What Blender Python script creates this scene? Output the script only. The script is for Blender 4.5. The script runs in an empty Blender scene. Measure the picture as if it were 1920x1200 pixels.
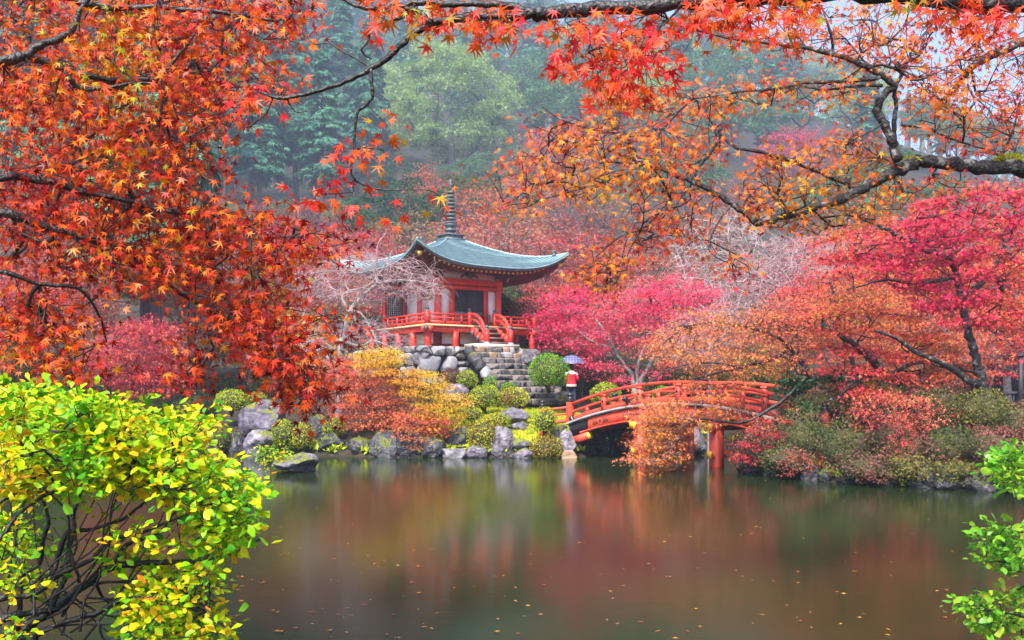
import bpy, bmesh, math
import numpy as np
from mathutils import Vector, Matrix, noise

RNG = np.random.default_rng(11)
SC = bpy.context.scene
COL = SC.collection
R = math.radians

# ------------------------------------------------------------------ camera, sky, sun, exposure
CAM_Z, FPX, HX, HY = 2.0, 1867.0, 960.0, 740.0
cam_d = bpy.data.cameras.new('camera')
cam_d.sensor_width = 36.0
cam_d.lens = 36.0 * FPX / 1920.0
cam_d.shift_y = (HY - 600.0) / 1920.0
cam_d.clip_start = 0.05
cam_d.clip_end = 2500.0
cam = bpy.data.objects.new('camera', cam_d)
COL.objects.link(cam)
cam.location = (0, 0, CAM_Z)
cam.rotation_euler = (R(90), 0, 0)
SC.camera = cam

SUN_EL, SUN_AZ = 51.0, 198.0
world = bpy.data.worlds.new('World')
SC.world = world
world.use_nodes = True
wn = world.node_tree
wn.nodes.clear()
w_out = wn.nodes.new('ShaderNodeOutputWorld')
w_bg = wn.nodes.new('ShaderNodeBackground')
w_sky = wn.nodes.new('ShaderNodeTexSky')
w_sky.sky_type = 'NISHITA'
w_sky.sun_disc = False
w_sky.sun_elevation = R(SUN_EL)
w_sky.sun_rotation = R(SUN_AZ)
w_sky.air_density = 1.0
w_sky.dust_density = 2.0
w_sky.ozone_density = 1.5
w_bg.inputs['Strength'].default_value = 0.06
wn.links.new(w_sky.outputs[0], w_bg.inputs['Color'])
wn.links.new(w_bg.outputs[0], w_out.inputs['Surface'])

sun_d = bpy.data.lights.new('sun', 'SUN')
sun_d.energy = 1.5
sun_d.angle = R(11)
sun_d.color = (1.0, 0.95, 0.88)
sun = bpy.data.objects.new('sun', sun_d)
COL.objects.link(sun)
sun.rotation_euler = (R(90 - SUN_EL), 0, R(180 - SUN_AZ))

SC.view_settings.view_transform = 'Standard'
SC.view_settings.look = 'None'
SC.view_settings.gamma = 1.0
SC.view_settings.use_curve_mapping = False
SC.view_settings.exposure = 2.5
SC.render.engine = 'CYCLES'
cy = SC.cycles
cy.use_denoising = True
cy.max_bounces = 7
cy.diffuse_bounces = 3
cy.glossy_bounces = 3
cy.transmission_bounces = 4
cy.transparent_max_bounces = 8
cy.volume_bounces = 2
cy.sample_clamp_indirect = 4.0
cy.caustics_reflective = False
cy.caustics_refractive = False

# ------------------------------------------------------------------ helpers
def P(px, py, Y):
    """a point of the place seen at photo pixel (px, py) at distance Y"""
    return np.array([(px - HX) / FPX * Y, Y, CAM_Z - (py - HY) / FPX * Y])

def PL(pts, Y):
    """polyline from photo pixels; Y is one distance or a (first, last) pair"""
    n = len(pts)
    ys = np.linspace(Y[0], Y[1], n) if isinstance(Y, (tuple, list)) else np.full(n, float(Y))
    return np.array([P(p[0], p[1], y) for p, y in zip(pts, ys)])

def mk_mesh(name, V, tris=None, quads=None, smooth=False, mats=()):
    V = np.asarray(V, dtype=np.float32).reshape(-1, 3)
    me = bpy.data.meshes.new(name)
    nt = 0 if tris is None else len(tris)
    nq = 0 if quads is None else len(quads)
    me.vertices.add(len(V))
    me.vertices.foreach_set('co', V.ravel())
    idx, starts = [], []
    if nt:
        idx.append(np.asarray(tris, dtype=np.int32).ravel())
        starts.append(np.arange(nt, dtype=np.int32) * 3)
    if nq:
        idx.append(np.asarray(quads, dtype=np.int32).ravel())
        starts.append(nt * 3 + np.arange(nq, dtype=np.int32) * 4)
    idx = np.concatenate(idx)
    starts = np.concatenate(starts)
    me.loops.add(len(idx))
    me.loops.foreach_set('vertex_index', idx)
    me.polygons.add(nt + nq)
    me.polygons.foreach_set('loop_start', starts)
    if smooth:
        me.polygons.foreach_set('use_smooth', np.ones(nt + nq, dtype=bool))
    me.update(calc_edges=True)
    for m in mats:
        me.materials.append(m)
    return me

class MB:
    """collects boxes, bars and tubes, then links them as one mesh object"""
    def __init__(s):
        s.V, s.T, s.Q, s.n = [], [], [], 0
    def add(s, V, tris=None, quads=None):
        V = np.asarray(V, float).reshape(-1, 3)
        s.V.append(V)
        if tris is not None and len(tris): s.T.append(np.asarray(tris) + s.n)
        if quads is not None and len(quads): s.Q.append(np.asarray(quads) + s.n)
        s.n += len(V)
        return s
    def box(s, c, size, M=None, bev=0.0):
        sx, sy, sz = [v / 2 for v in size]
        v = np.array([[x * sx, y * sy, z * sz] for x in (-1, 1) for y in (-1, 1) for z in (-1, 1)])
        if M is not None: v = v @ np.asarray(M)[:3, :3].T
        v = v + np.asarray(c, float)
        return s.add(v, None, [[0, 1, 3, 2], [4, 6, 7, 5], [0, 4, 5, 1], [2, 3, 7, 6], [0, 2, 6, 4], [1, 5, 7, 3]])
    def tube(s, pts, rad, sides=6, cap=True):
        V, Q, T = tube(pts, rad, sides, cap)
        return s.add(V, T, Q)
    def lathe(s, prof, c, sides=12):
        prof = np.asarray(prof, float)
        a = np.arange(sides) / sides * 2 * math.pi
        V = np.concatenate([np.stack([r * np.cos(a) + c[0], r * np.sin(a) + c[1], np.full(sides, z + c[2])], 1) for r, z in prof])
        q = []
        for i in range(len(prof) - 1):
            for k in range(sides):
                k2 = (k + 1) % sides
                q.append([i * sides + k, i * sides + k2, (i + 1) * sides + k2, (i + 1) * sides + k])
        return s.add(V, None, q)
    def mesh(s, name, mats=(), smooth=False):
        return mk_mesh(name, np.concatenate(s.V), np.concatenate(s.T) if s.T else None, np.concatenate(s.Q) if s.Q else None, smooth, mats)

def tube(pts, rad, sides=6, cap=True):
    pts = np.asarray(pts, float)
    n = len(pts)
    rad = np.broadcast_to(np.asarray(rad, float), (n,))
    tan = np.gradient(pts, axis=0)
    tan /= np.linalg.norm(tan, axis=1)[:, None] + 1e-9
    ref = np.array([0, 0, 1.0]) if abs(tan[0, 2]) < .9 else np.array([1.0, 0, 0])
    a = np.arange(sides) / sides * 2 * math.pi
    V = []
    u = np.cross(tan[0], ref); u /= np.linalg.norm(u)
    for i in range(n):
        u = u - tan[i] * (u @ tan[i]); u /= np.linalg.norm(u) + 1e-9
        w = np.cross(tan[i], u)
        V.append(pts[i] + rad[i] * (np.cos(a)[:, None] * u + np.sin(a)[:, None] * w))
    V = np.concatenate(V)
    Q = [[i * sides + k, i * sides + (k + 1) % sides, (i + 1) * sides + (k + 1) % sides, (i + 1) * sides + k] for i in range(n - 1) for k in range(sides)]
    T = []
    if cap:
        V = np.concatenate([V, pts[[0]], pts[[-1]]])
        b = n * sides
        for k in range(sides):
            T.append([(k + 1) % sides, k, b])
            T.append([(n - 1) * sides + k, (n - 1) * sides + (k + 1) % sides, b + 1])
    return V, np.array(Q), np.array(T) if T else None

def smooth_path(pts, per=4):
    """Catmull-Rom through the given points"""
    pts = np.asarray(pts, float)
    if len(pts) < 3: return np.linspace(pts[0], pts[-1], per + 1)
    p = np.concatenate([[2 * pts[0] - pts[1]], pts, [2 * pts[-1] - pts[-2]]])
    out = []
    for i in range(1, len(p) - 2):
        for t in np.arange(per) / per:
            a, b, c, d = p[i - 1], p[i], p[i + 1], p[i + 2]
            out.append(.5 * ((2 * b) + (-a + c) * t + (2 * a - 5 * b + 4 * c - d) * t * t + (-a + 3 * b - 3 * c + d) * t ** 3))
    out.append(pts[-1])
    return np.array(out)

LOC = {}
def tag(o, label=None, cat=None, group=None, kind=None):
    if label: o['label'] = label
    if cat: o['category'] = cat
    if group: o['group'] = group
    if kind: o['kind'] = kind
    return o

def thing(name, label, cat, loc=(0, 0, 0), group=None):
    o = bpy.data.objects.new(name, None)
    COL.objects.link(o)
    o.empty_display_size = .2
    o.location = tuple(float(v) for v in loc)
    LOC[o.name] = tuple(o.location)
    return tag(o, label, cat, group)

def put(name, me, parent=None, mat=None, M=None, kind=None, label=None):
    """link a mesh (made in world coordinates, or placed by M) as an object, a part when it has a parent"""
    o = bpy.data.objects.new(name, me)
    COL.objects.link(o)
    if mat is not None:
        if len(me.materials) == 0: me.materials.append(mat)
        elif me.materials[0] != mat:
            o.material_slots[0].link = 'OBJECT'
            o.material_slots[0].material = mat
    if parent is not None:
        o.parent = parent
        if parent.name in LOC:
            o.matrix_parent_inverse = Matrix.Translation([-v for v in LOC[parent.name]])
    if M is not None:
        o.matrix_basis = Matrix(M)
    if kind: o['kind'] = kind
    if label: o['label'] = label
    return o

def solo(name, me, label, cat, mat=None, M=None, group=None, kind=None):
    return tag(put(name, me, None, mat, M), label, cat, group, kind)

def frame(c, x, y=None, z=(0, 0, 1)):
    """4x4 from a centre and axes"""
    x = np.asarray(x, float); x = x / np.linalg.norm(x)
    z = np.asarray(z, float)
    if y is None: y = np.cross(z, x)
    y = np.asarray(y, float); y = y / np.linalg.norm(y)
    z = np.cross(x, y)
    M = np.eye(4); M[:3, 0], M[:3, 1], M[:3, 2], M[:3, 3] = x, y, z, c
    return M

# ------------------------------------------------------------------ materials
def _mat(name):
    m = bpy.data.materials.new(name)
    m.use_nodes = True
    nt = m.node_tree
    nt.nodes.clear()
    out = nt.nodes.new('ShaderNodeOutputMaterial')
    return m, nt, out

def _ramp(nt, cols, interp='LINEAR'):
    r = nt.nodes.new('ShaderNodeValToRGB')
    r.color_ramp.interpolation = interp
    e = r.color_ramp.elements
    while len(e) < len(cols): e.new(.5)
    for i, c in enumerate(cols):
        pos, c = c if isinstance(c[0], float) and len(c) == 2 else (i / (len(cols) - 1), c)
        e[i].position = pos
        e[i].color = (*c, 1)
    return r

def _math(nt, op, a, b=None):
    n = nt.nodes.new('ShaderNodeMath')
    n.operation = op
    for i, v in enumerate((a, b)):
        if v is None: continue
        if isinstance(v, (int, float)): n.inputs[i].default_value = v
        else: nt.links.new(v, n.inputs[i])
    return n.outputs[0]

def leaf_mat(name, cols, scale=.6, trans=.35, rough=.35, spread=.5, patch=1.1, bias=0.0, spec=.22, detail=2.0):
    """leaves: each takes its own colour from a ramp, shifted in patches over the crown; some light passes through"""
    m, nt, out = _mat(name)
    geo = nt.nodes.new('ShaderNodeNewGeometry')
    oi = nt.nodes.new('ShaderNodeObjectInfo')
    rnd = _math(nt, 'FRACT', _math(nt, 'ADD', geo.outputs['Random Per Island'], oi.outputs['Random']))
    no = nt.nodes.new('ShaderNodeTexNoise')
    no.inputs['Scale'].default_value = scale
    no.inputs['Detail'].default_value = detail
    nt.links.new(geo.outputs['Position'], no.inputs['Vector'])
    a = _math(nt, 'MULTIPLY', _math(nt, 'SUBTRACT', rnd, .5), spread)
    b = _math(nt, 'MULTIPLY', _math(nt, 'SUBTRACT', no.outputs[0], .5), patch * 1.6)
    f = _math(nt, 'ADD', _math(nt, 'ADD', a, b), .5 + bias)
    rp = _ramp(nt, cols)
    nt.links.new(f, rp.inputs[0])
    bs = nt.nodes.new('ShaderNodeBsdfPrincipled')
    bs.inputs['Roughness'].default_value = rough
    bs.inputs['Specular IOR Level'].default_value = spec
    nt.links.new(rp.outputs[0], bs.inputs['Base Color'])
    tr = nt.nodes.new('ShaderNodeBsdfTranslucent')
    nt.links.new(rp.outputs[0], tr.inputs['Color'])
    mx = nt.nodes.new('ShaderNodeMixShader')
    mx.inputs[0].default_value = trans
    nt.links.new(bs.outputs[0], mx.inputs[1])
    nt.links.new(tr.outputs[0], mx.inputs[2])
    nt.links.new(mx.outputs[0], out.inputs['Surface'])
    return m

def pmat(name, cols, scale=3.0, rough=.6, bump=0.0, bscale=None, metallic=0.0, spec=.5, stretch=(1, 1, 1), detail=6.0, objvar=0.0, top=None, lo=.3, hi=.7, bdist=.02):
    """a weathered solid: a ramp over noise, fine relief, an optional growth (moss, litter) on upward faces"""
    m, nt, out = _mat(name)
    geo = nt.nodes.new('ShaderNodeNewGeometry')
    mp = nt.nodes.new('ShaderNodeMapping')
    mp.inputs['Scale'].default_value = stretch
    nt.links.new(geo.outputs['Position'], mp.inputs['Vector'])
    no = nt.nodes.new('ShaderNodeTexNoise')
    no.inputs['Scale'].default_value = scale
    no.inputs['Detail'].default_value = detail
    no.inputs['Roughness'].default_value = .62
    nt.links.new(mp.outputs[0], no.inputs['Vector'])
    f = no.outputs[0]
    if objvar:
        oi = nt.nodes.new('ShaderNodeObjectInfo')
        f = _math(nt, 'ADD', f, _math(nt, 'MULTIPLY', _math(nt, 'SUBTRACT', oi.outputs['Random'], .5), objvar))
    n = len(cols)
    rp = _ramp(nt, [(lo + (hi - lo) * i / max(1, n - 1), c) for i, c in enumerate(cols)])
    nt.links.new(f, rp.inputs[0])
    col = rp.outputs[0]
    if top:
        tcols, amount, tscale = top
        no2 = nt.nodes.new('ShaderNodeTexNoise')
        no2.inputs['Scale'].default_value = tscale
        no2.inputs['Detail'].default_value = 5
        nt.links.new(geo.outputs['Position'], no2.inputs['Vector'])
        sep = nt.nodes.new('ShaderNodeSeparateXYZ')
        nt.links.new(geo.outputs['Normal'], sep.inputs[0])
        k = _math(nt, 'ADD', _math(nt, 'MULTIPLY', sep.outputs[2], .45), _math(nt, 'MULTIPLY', no2.outputs[0], 1.1))
        r2 = _ramp(nt, [(min(.95, 1.0 - amount), (0, 0, 0)), (min(1.0, 1.12 - amount), (1, 1, 1))])
        nt.links.new(k, r2.inputs[0])
        no3 = nt.nodes.new('ShaderNodeTexNoise')
        no3.inputs['Scale'].default_value = tscale * 9
        nt.links.new(geo.outputs['Position'], no3.inputs['Vector'])
        r3 = _ramp(nt, [(.35, tcols[0]), (.65, tcols[1])])
        nt.links.new(no3.outputs[0], r3.inputs[0])
        mix = nt.nodes.new('ShaderNodeMixRGB')
        nt.links.new(r2.outputs[0], mix.inputs[0])
        nt.links.new(col, mix.inputs[1])
        nt.links.new(r3.outputs[0], mix.inputs[2])
        col = mix.outputs[0]
    bs = nt.nodes.new('ShaderNodeBsdfPrincipled')
    bs.inputs['Roughness'].default_value = rough
    bs.inputs['Metallic'].default_value = metallic
    bs.inputs['Specular IOR Level'].default_value = spec
    nt.links.new(col, bs.inputs['Base Color'])
    if bump:
        nb = nt.nodes.new('ShaderNodeTexNoise')
        nb.inputs['Scale'].default_value = bscale or scale * 4
        nb.inputs['Detail'].default_value = 6
        nt.links.new(mp.outputs[0], nb.inputs['Vector'])
        bp = nt.nodes.new('ShaderNodeBump')
        bp.inputs['Strength'].default_value = bump
        bp.inputs['Distance'].default_value = bdist
        nt.links.new(nb.outputs[0], bp.inputs['Height'])
        nt.links.new(bp.outputs[0], bs.inputs['Normal'])
    nt.links.new(bs.outputs[0], out.inputs['Surface'])
    return m

MOSS = ((.10, .13, .012), (.22, .22, .02))
M = {}
M['bark_dark'] = pmat('bark_dark', [(.005, .004, .004), (.012, .009, .009), (.035, .028, .027)], 14, .45, .7, 40, spec=.6, stretch=(1, 1, 1))
M['bark_lichen'] = pmat('bark_lichen', [(.006, .005, .005), (.015, .011, .011), (.03, .024, .024), (.26, .25, .25)], 9, .5, .9, 34, lo=.36, hi=.66, spec=.5, bdist=.03)
M['bark_pale'] = pmat('bark_pale', [(.09, .08, .08), (.27, .24, .235), (.42, .40, .39)], 7, .8, .5)
M['bark_grey'] = pmat('bark_grey', [(.05, .045, .045), (.16, .14, .14), (.3, .27, .26)], 6, .85, .5)
M['bark_cedar'] = pmat('bark_cedar', [(.05, .035, .035), (.12, .085, .085)], 5, .9, .6, stretch=(3, 3, .3))
M['twig_pink'] = pmat('twig_pink', [(.30, .17, .19), (.50, .34, .36)], 3, .8)
M['twig_pale'] = pmat('twig_pale', [(.32, .26, .26), (.5, .43, .42)], 3, .8)
M['twig_red'] = pmat('twig_red', [(.10, .045, .045), (.2, .09, .085)], 3, .8)
M['twig_dark'] = pmat('twig_dark', [(.007, .005, .005), (.022, .014, .013)], 6, .55)
M['twig_grey'] = pmat('twig_grey', [(.07, .06, .065), (.15, .13, .13)], 3, .8)

M['red'] = pmat('vermilion_paint', [(.40, .022, .016), (.64, .028, .018), (.76, .045, .024), (.74, .085, .05)], 3.2, .5, .2, 30, stretch=(1, 1, .5), objvar=.25, lo=.26, hi=.74)
M['red_bridge'] = pmat('orange_vermilion_paint', [(.36, .035, .02), (.60, .052, .024), (.74, .08, .034), (.70, .13, .07)], 2.6, .5, .2, 26, stretch=(1, 1, .6), objvar=.22, lo=.26, hi=.74)
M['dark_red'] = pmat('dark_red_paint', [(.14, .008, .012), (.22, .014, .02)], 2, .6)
M['plaster'] = pmat('white_plaster', [(.84, .83, .85), (.9, .89, .91)], 1.6, .85)
M['gold'] = pmat('yellow_gold_paint', [(.72, .38, .05), (.82, .5, .09)], 5, .5)
M['yellow'] = pmat('yellow_paint', [(.75, .42, .02), (.85, .52, .03)], 5, .5)
M['copper'] = pmat('verdigris_copper', [(.14, .24, .27), (.23, .36, .39), (.32, .46, .48)], 2.4, .42, .25, 20, stretch=(1, 1, 2.2), spec=.6)
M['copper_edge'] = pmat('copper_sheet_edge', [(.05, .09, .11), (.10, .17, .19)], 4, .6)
M['bronze'] = pmat('dark_bronze', [(.03, .04, .055), (.075, .095, .11), (.12, .16, .16)], 6, .45, .2)
M['black'] = pmat('black_metal', [(.006, .006, .008), (.02, .02, .025)], 5, .35, spec=.6)
M['dark_wood'] = pmat('dark_wood', [(.018, .015, .022), (.045, .036, .046)], 4, .6)
M['lattice_wood'] = pmat('lattice_wood', [(.07, .05, .07), (.13, .10, .13)], 4, .6)
M['pale_wood'] = pmat('pale_wood_edge', [(.42, .30, .14), (.6, .46, .25)], 4, .7)
M['grey_wood'] = pmat('weathered_wood', [(.12, .085, .07), (.26, .19, .16)], 3, .75, .3, stretch=(1, 1, 6))
M['stone_pale'] = pmat('pale_stone', [(.10, .09, .105), (.28, .26, .285), (.36, .345, .355)], 2.6, .75, .6, 12, objvar=.15, lo=.2, hi=.62)
M['stone_dark'] = pmat('dark_stone', [(.03, .028, .034), (.08, .074, .085), (.22, .2, .21)], 3.5, .7, .7, 14, objvar=.2, top=(MOSS, .16, 2.2))
M['stone_mid'] = pmat('grey_boulder', [(.03, .028, .034), (.11, .10, .115), (.27, .255, .275)], 4.0, .7, 1.0, 10, objvar=.15, top=(MOSS, .12, 2.2), bdist=.07, detail=9)
M['stone_tan'] = pmat('tan_stone', [(.22, .13, .08), (.42, .28, .18)], 3.5, .75, .5, 14)
M['stone_lilac'] = pmat('lilac_rock', [(.022, .02, .03), (.09, .075, .105), (.20, .175, .22), (.40, .37, .42)], 4.0, .65, 1.0, 10, objvar=.14, top=(MOSS, .10, 2.2), bdist=.08, detail=9, lo=.28, hi=.74)
M['stone_wet'] = pmat('dark_wet_rock', [(.006, .006, .009), (.018, .018, .024), (.045, .043, .053), (.17, .165, .175)], 4.2, .5, 1.0, 11, objvar=.12, top=(((.05, .07, .008), (.14, .15, .015)), .20, 2.4), bdist=.08, detail=9)
M['stone_mossy'] = pmat('mossy_rock', [(.01, .012, .008), (.04, .045, .03)], 3, .85, .9, 10, top=(((.05, .08, .008), (.13, .15, .015)), .5, 2.5), bdist=.05)
M['stone_step'] = pmat('step_stone', [(.025, .024, .028), (.085, .08, .088), (.2, .185, .19)], 4.5, .75, .6, 16, objvar=.22, top=(((.11, .09, .075), (.2, .165, .14)), .40, 5.0))
M['concrete'] = pmat('pale_concrete', [(.42, .38, .33), (.6, .56, .5)], 3, .85, .2)
M['mortar'] = pmat('dark_joint', [(.012, .011, .012), (.04, .037, .035)], 6, .9, .4)
M['soil'] = pmat('leaf_litter', [(.007, .009, .006), (.016, .017, .009), (.034, .026, .014), (.10, .035, .018)], 5.5, .95, .8, 22, detail=10)
M['hill_soil'] = pmat('hillside_floor', [(.015, .028, .014), (.04, .05, .022), (.09, .06, .03)], 1.4, .95, .6, 8, detail=10)
M['moss'] = pmat('moss_lawn', [(.12, .18, .006), (.34, .36, .012), (.55, .42, .02)], 2.6, .95, .9, 30)

# water: dark, long calm reflections
m, nt, out = _mat('pond_water')
bs = nt.nodes.new('ShaderNodeBsdfPrincipled')
bs.inputs['Base Color'].default_value = (.014, .024, .007, 1)
bs.inputs['Roughness'].default_value = .12
bs.inputs['IOR'].default_value = 1.33
bs.inputs['Specular IOR Level'].default_value = .25
geo = nt.nodes.new('ShaderNodeNewGeometry')
mp = nt.nodes.new('ShaderNodeMapping')
mp.inputs['Scale'].default_value = (.8, 1.5, 1)
no = nt.nodes.new('ShaderNodeTexNoise')
no.inputs['Scale'].default_value = 2.2
no.inputs['Detail'].default_value = 5
bp = nt.nodes.new('ShaderNodeBump')
bp.inputs['Strength'].default_value = .05
bp.inputs['Distance'].default_value = .03
nt.links.new(geo.outputs['Position'], mp.inputs['Vector'])
nt.links.new(mp.outputs[0], no.inputs['Vector'])
nt.links.new(no.outputs[0], bp.inputs['Height'])
nt.links.new(bp.outputs[0], bs.inputs['Normal'])
nt.links.new(bs.outputs[0], out.inputs['Surface'])
M['water'] = m

# leaves
L = {}
L['fire'] = leaf_mat('fire_maple_leaf', [(.14, .003, .006), (.36, .008, .005), (.55, .035, .003), (.68, .095, .002), (.68, .18, .003), (.34, .34, .006)], 1.1, .28, .42, .75, 1.0, -.13, .25)
L['fire_dark'] = leaf_mat('dark_maple_leaf', [(.30, .008, .012), (.42, .025, .01), (.56, .07, .008), (.62, .14, .008), (.40, .30, .01)], .9, .42, .22, .8, .7, -.02)
L['top'] = leaf_mat('red_orange_maple_leaf', [(.66, .012, .025), (.72, .03, .012), (.76, .09, .01), (.62, .10, .008), (.40, .40, .015)], 1.3, .42, .42, .8, .8, -.06, .28)
L['orange'] = leaf_mat('orange_maple_leaf', [(.50, .03, .035), (.64, .09, .03), (.70, .16, .015), (.74, .24, .012), (.70, .33, .012), (.30, .36, .012)], .55, .4, .42, .65, 1.0, -.16, .25)
L['crimson'] = leaf_mat('crimson_maple_leaf', [(.46, .008, .07), (.64, .018, .08), (.70, .045, .07), (.70, .13, .06), (.64, .24, .07)], .38, .24, .4, .7, 1.35, -.10)
L['redorange'] = leaf_mat('vermilion_maple_leaf', [(.58, .03, .06), (.66, .06, .06), (.70, .13, .06), (.72, .21, .05), (.40, .30, .05)], .45, .24, .4, .7, 1.2, -.05)
L['salmon'] = leaf_mat('salmon_maple_leaf', [(.62, .12, .12), (.72, .17, .11), (.76, .20, .07), (.78, .27, .04), (.74, .34, .04)], .5, .24, .5, .7, 1.0, 0)
L['magenta'] = leaf_mat('magenta_maple_leaf', [(.60, .012, .09), (.76, .025, .12), (.78, .07, .14), (.70, .21, .19)], .4, .24, .5, .8, 1.2, -.02)
L['rose'] = leaf_mat('dusky_rose_maple_leaf', [(.24, .05, .055), (.38, .09, .085), (.46, .15, .13), (.46, .24, .12), (.26, .20, .06)], .16, .24, .6, .7, 1.5)
L['pinkred'] = leaf_mat('pink_red_maple_leaf', [(.40, .02, .05), (.56, .045, .07), (.62, .10, .08), (.62, .24, .10)], .3, .24, .5, .8, 1.3, -.0)
L['coral'] = leaf_mat('coral_maple_leaf', [(.58, .07, .07), (.66, .13, .09), (.68, .18, .07), (.70, .28, .05)], .8, .24, .5, .7, .8)
L['gold'] = leaf_mat('golden_maple_leaf', [(.70, .20, .04), (.74, .30, .03), (.74, .42, .02), (.60, .46, .02), (.36, .36, .02)], .9, .24, .5, .7, .9)
L['olive'] = leaf_mat('olive_green_leaf', [(.035, .055, .012), (.09, .11, .02), (.18, .16, .03), (.26, .18, .05)], .3, .25, .6, .6, .9)
L['green'] = leaf_mat('green_leaf', [(.012, .05, .022), (.025, .09, .035), (.06, .15, .045)], .5, .25, .5, .7, .7)
L['darkgreen'] = leaf_mat('dark_green_leaf', [(.006, .02, .013), (.014, .042, .022), (.035, .075, .03)], .5, .2, .5, .7, .7)
L['cedar'] = leaf_mat('cedar_frond', [(.02, .09, .065), (.055, .20, .12), (.15, .36, .19)], .25, .15, .7, .6, .8)
L['camphor'] = leaf_mat('camphor_leaf', [(.16, .28, .08), (.32, .46, .14), (.52, .62, .26)], .35, .25, .6, .6, .9)
L['hill_green'] = leaf_mat('hill_tree_leaf', [(.04, .12, .055), (.10, .22, .09), (.22, .36, .14)], .15, .2, .7, .5, 1.0)
L['lime'] = leaf_mat('lime_azalea_leaf', [(.05, .24, .006), (.17, .44, .004), (.36, .56, .004), (.60, .56, .004), (.76, .42, .004), (.50, .12, .01)], 2.8, .30, .42, .7, 1.0, -.09)
L['sprig'] = leaf_mat('bright_green_azalea_leaf', [(.06, .26, .02), (.14, .40, .025), (.28, .50, .03), (.50, .48, .04)], 2.5, .42, .25, .7, .7, -.06)
L['topiary'] = leaf_mat('clipped_green_leaf', [(.05, .18, .012), (.16, .38, .015), (.34, .50, .025)], 2.5, .2, .6, .9, .8)
L['dome'] = leaf_mat('bronze_azalea_leaf', [(.15, .04, .035), (.28, .16, .02), (.44, .46, .015), (.58, .62, .015)], 1.5, .2, .6, .8, 1.0, .05)
L['dome_olive'] = leaf_mat('olive_azalea_leaf', [(.12, .16, .015), (.33, .42, .018), (.56, .60, .02)], 2.0, .2, .6, .9, .8)
L['dome_red'] = leaf_mat('purple_red_azalea_leaf', [(.06, .02, .028), (.15, .045, .05), (.24, .09, .07)], 2.0, .2, .6, .9, .8)
L['bank'] = leaf_mat('dull_bank_azalea_leaf', [(.022, .045, .012), (.055, .09, .02), (.12, .11, .04), (.25, .10, .085), (.42, .045, .04)], .8, .2, .6, .35, 1.5, -.05)
L['bank_pink'] = leaf_mat('pink_bank_azalea_leaf', [(.045, .05, .02), (.11, .075, .04), (.25, .085, .075), (.40, .05, .05)], .9, .2, .6, .35, 1.4, -.05)
L['ground'] = leaf_mat('fallen_leaf', [(.55, .08, .02), (.70, .22, .04), (.72, .36, .06), (.60, .28, .12)], 1.0, .1, .45, 1.0, .5)
# ------------------------------------------------------------------ the lie of the land
POND = np.array([(-26, 10), (-9, 4.6), (-3, 4.2), (3.0, 4.2), (4.6, 6.6), (6.2, 10), (9.6, 17.2), (10.9, 19.9), (10.4, 20.2), (8.9, 21.3), (7.3, 22.6), (6.7, 24.0),
                 (6.1, 25.0), (6.9, 26.4), (8.3, 28.6), (9.6, 32), (9.2, 36), (7, 38.6), (4.9, 38.0), (3.5, 35.6), (2.9, 33.4), (2.3, 31.9), (.69, 31.7), (-1.9, 31.6),
                 (-4.4, 31.8), (-6.4, 32.6), (-7.6, 33.8), (-10, 34.4), (-16, 36), (-24, 34), (-29, 22)], float)

def poly_sd(pts, poly):
    """distance to the polygon's edge, positive outside"""
    pts = np.asarray(pts, float)
    d = np.full(len(pts), 1e9)
    inside = np.zeros(len(pts), bool)
    n = len(poly)
    for i in range(n):
        a, b = poly[i], poly[(i + 1) % n]
        ab = b - a
        t = np.clip(((pts - a) @ ab) / (ab @ ab), 0, 1)
        q = a + t[:, None] * ab
        d = np.minimum(d, np.hypot(*(pts - q).T))
        if abs(ab[1]) > 1e-12:
            c = ((a[1] > pts[:, 1]) != (b[1] > pts[:, 1])) & (pts[:, 0] < ab[0] * (pts[:, 1] - a[1]) / ab[1] + a[0])
            inside ^= c
    return np.where(inside, -d, d)

def ridge_px(px):
    """the skyline falls away towards the right"""
    return np.interp(px, [900, 1060, 1200, 1400, 1600, 1900, 2600], [-400, -120, -20, 45, 110, 215, 260])

def H0(x, y):
    x = np.atleast_1d(np.asarray(x, float)); y = np.atleast_1d(np.asarray(y, float))
    sd = poly_sd(np.stack([x, y], 1), POND)
    land = .10 + .75 * (1 - np.exp(-np.maximum(sd, 0) / 1.5)) + .6 * (1 - np.exp(-np.maximum(sd, 0) / 5))
    land = land + .55 * np.exp(-((x - 1.9) / 1.9) ** 2 - ((y - 38.6) / 2.2) ** 2)
    land = land + 1.2 * np.exp(-(((x + 3.4) / 3.6) ** 2 + ((y - 42.6) / 3.2) ** 2))
    rb = 1 / (1 + np.exp(-(x - 7.2) * 3)) / (1 + np.exp((y - 33) * .7)) / (1 + np.exp(-(y - 17) * 2))
    land = land + rb * .5 * (1 - np.exp(-np.maximum(sd, 0) / 3.5))
    ye = y + .14 * np.maximum(0, np.abs(x) - 16)
    hill = .5 * 4 * np.logaddexp(0, (ye - 49) / 4)
    hill = np.where(hill > 48, 48 + 14 * (1 - np.exp(-(hill - 48) / 14)), hill)
    bump = .12 * np.sin(x * .9 + 1.3 * np.sin(y * .5)) * np.sin(y * .8) + .3 * np.sin(x * .21 + 2) * np.sin(y * .17) * np.clip((y - 45) / 20, 0, 3)
    land = land + hill + bump * np.clip(sd / 2, 0, 1)
    yy_ = np.maximum(y, 1.0)
    land = np.where(y > 50, np.minimum(land, 2.0 + (HY - (ridge_px(HX + x / yy_ * FPX) + 130)) / FPX * y), land)
    return np.where(sd > 0, land, np.maximum(-.9, .10 + sd * 1.6))

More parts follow.
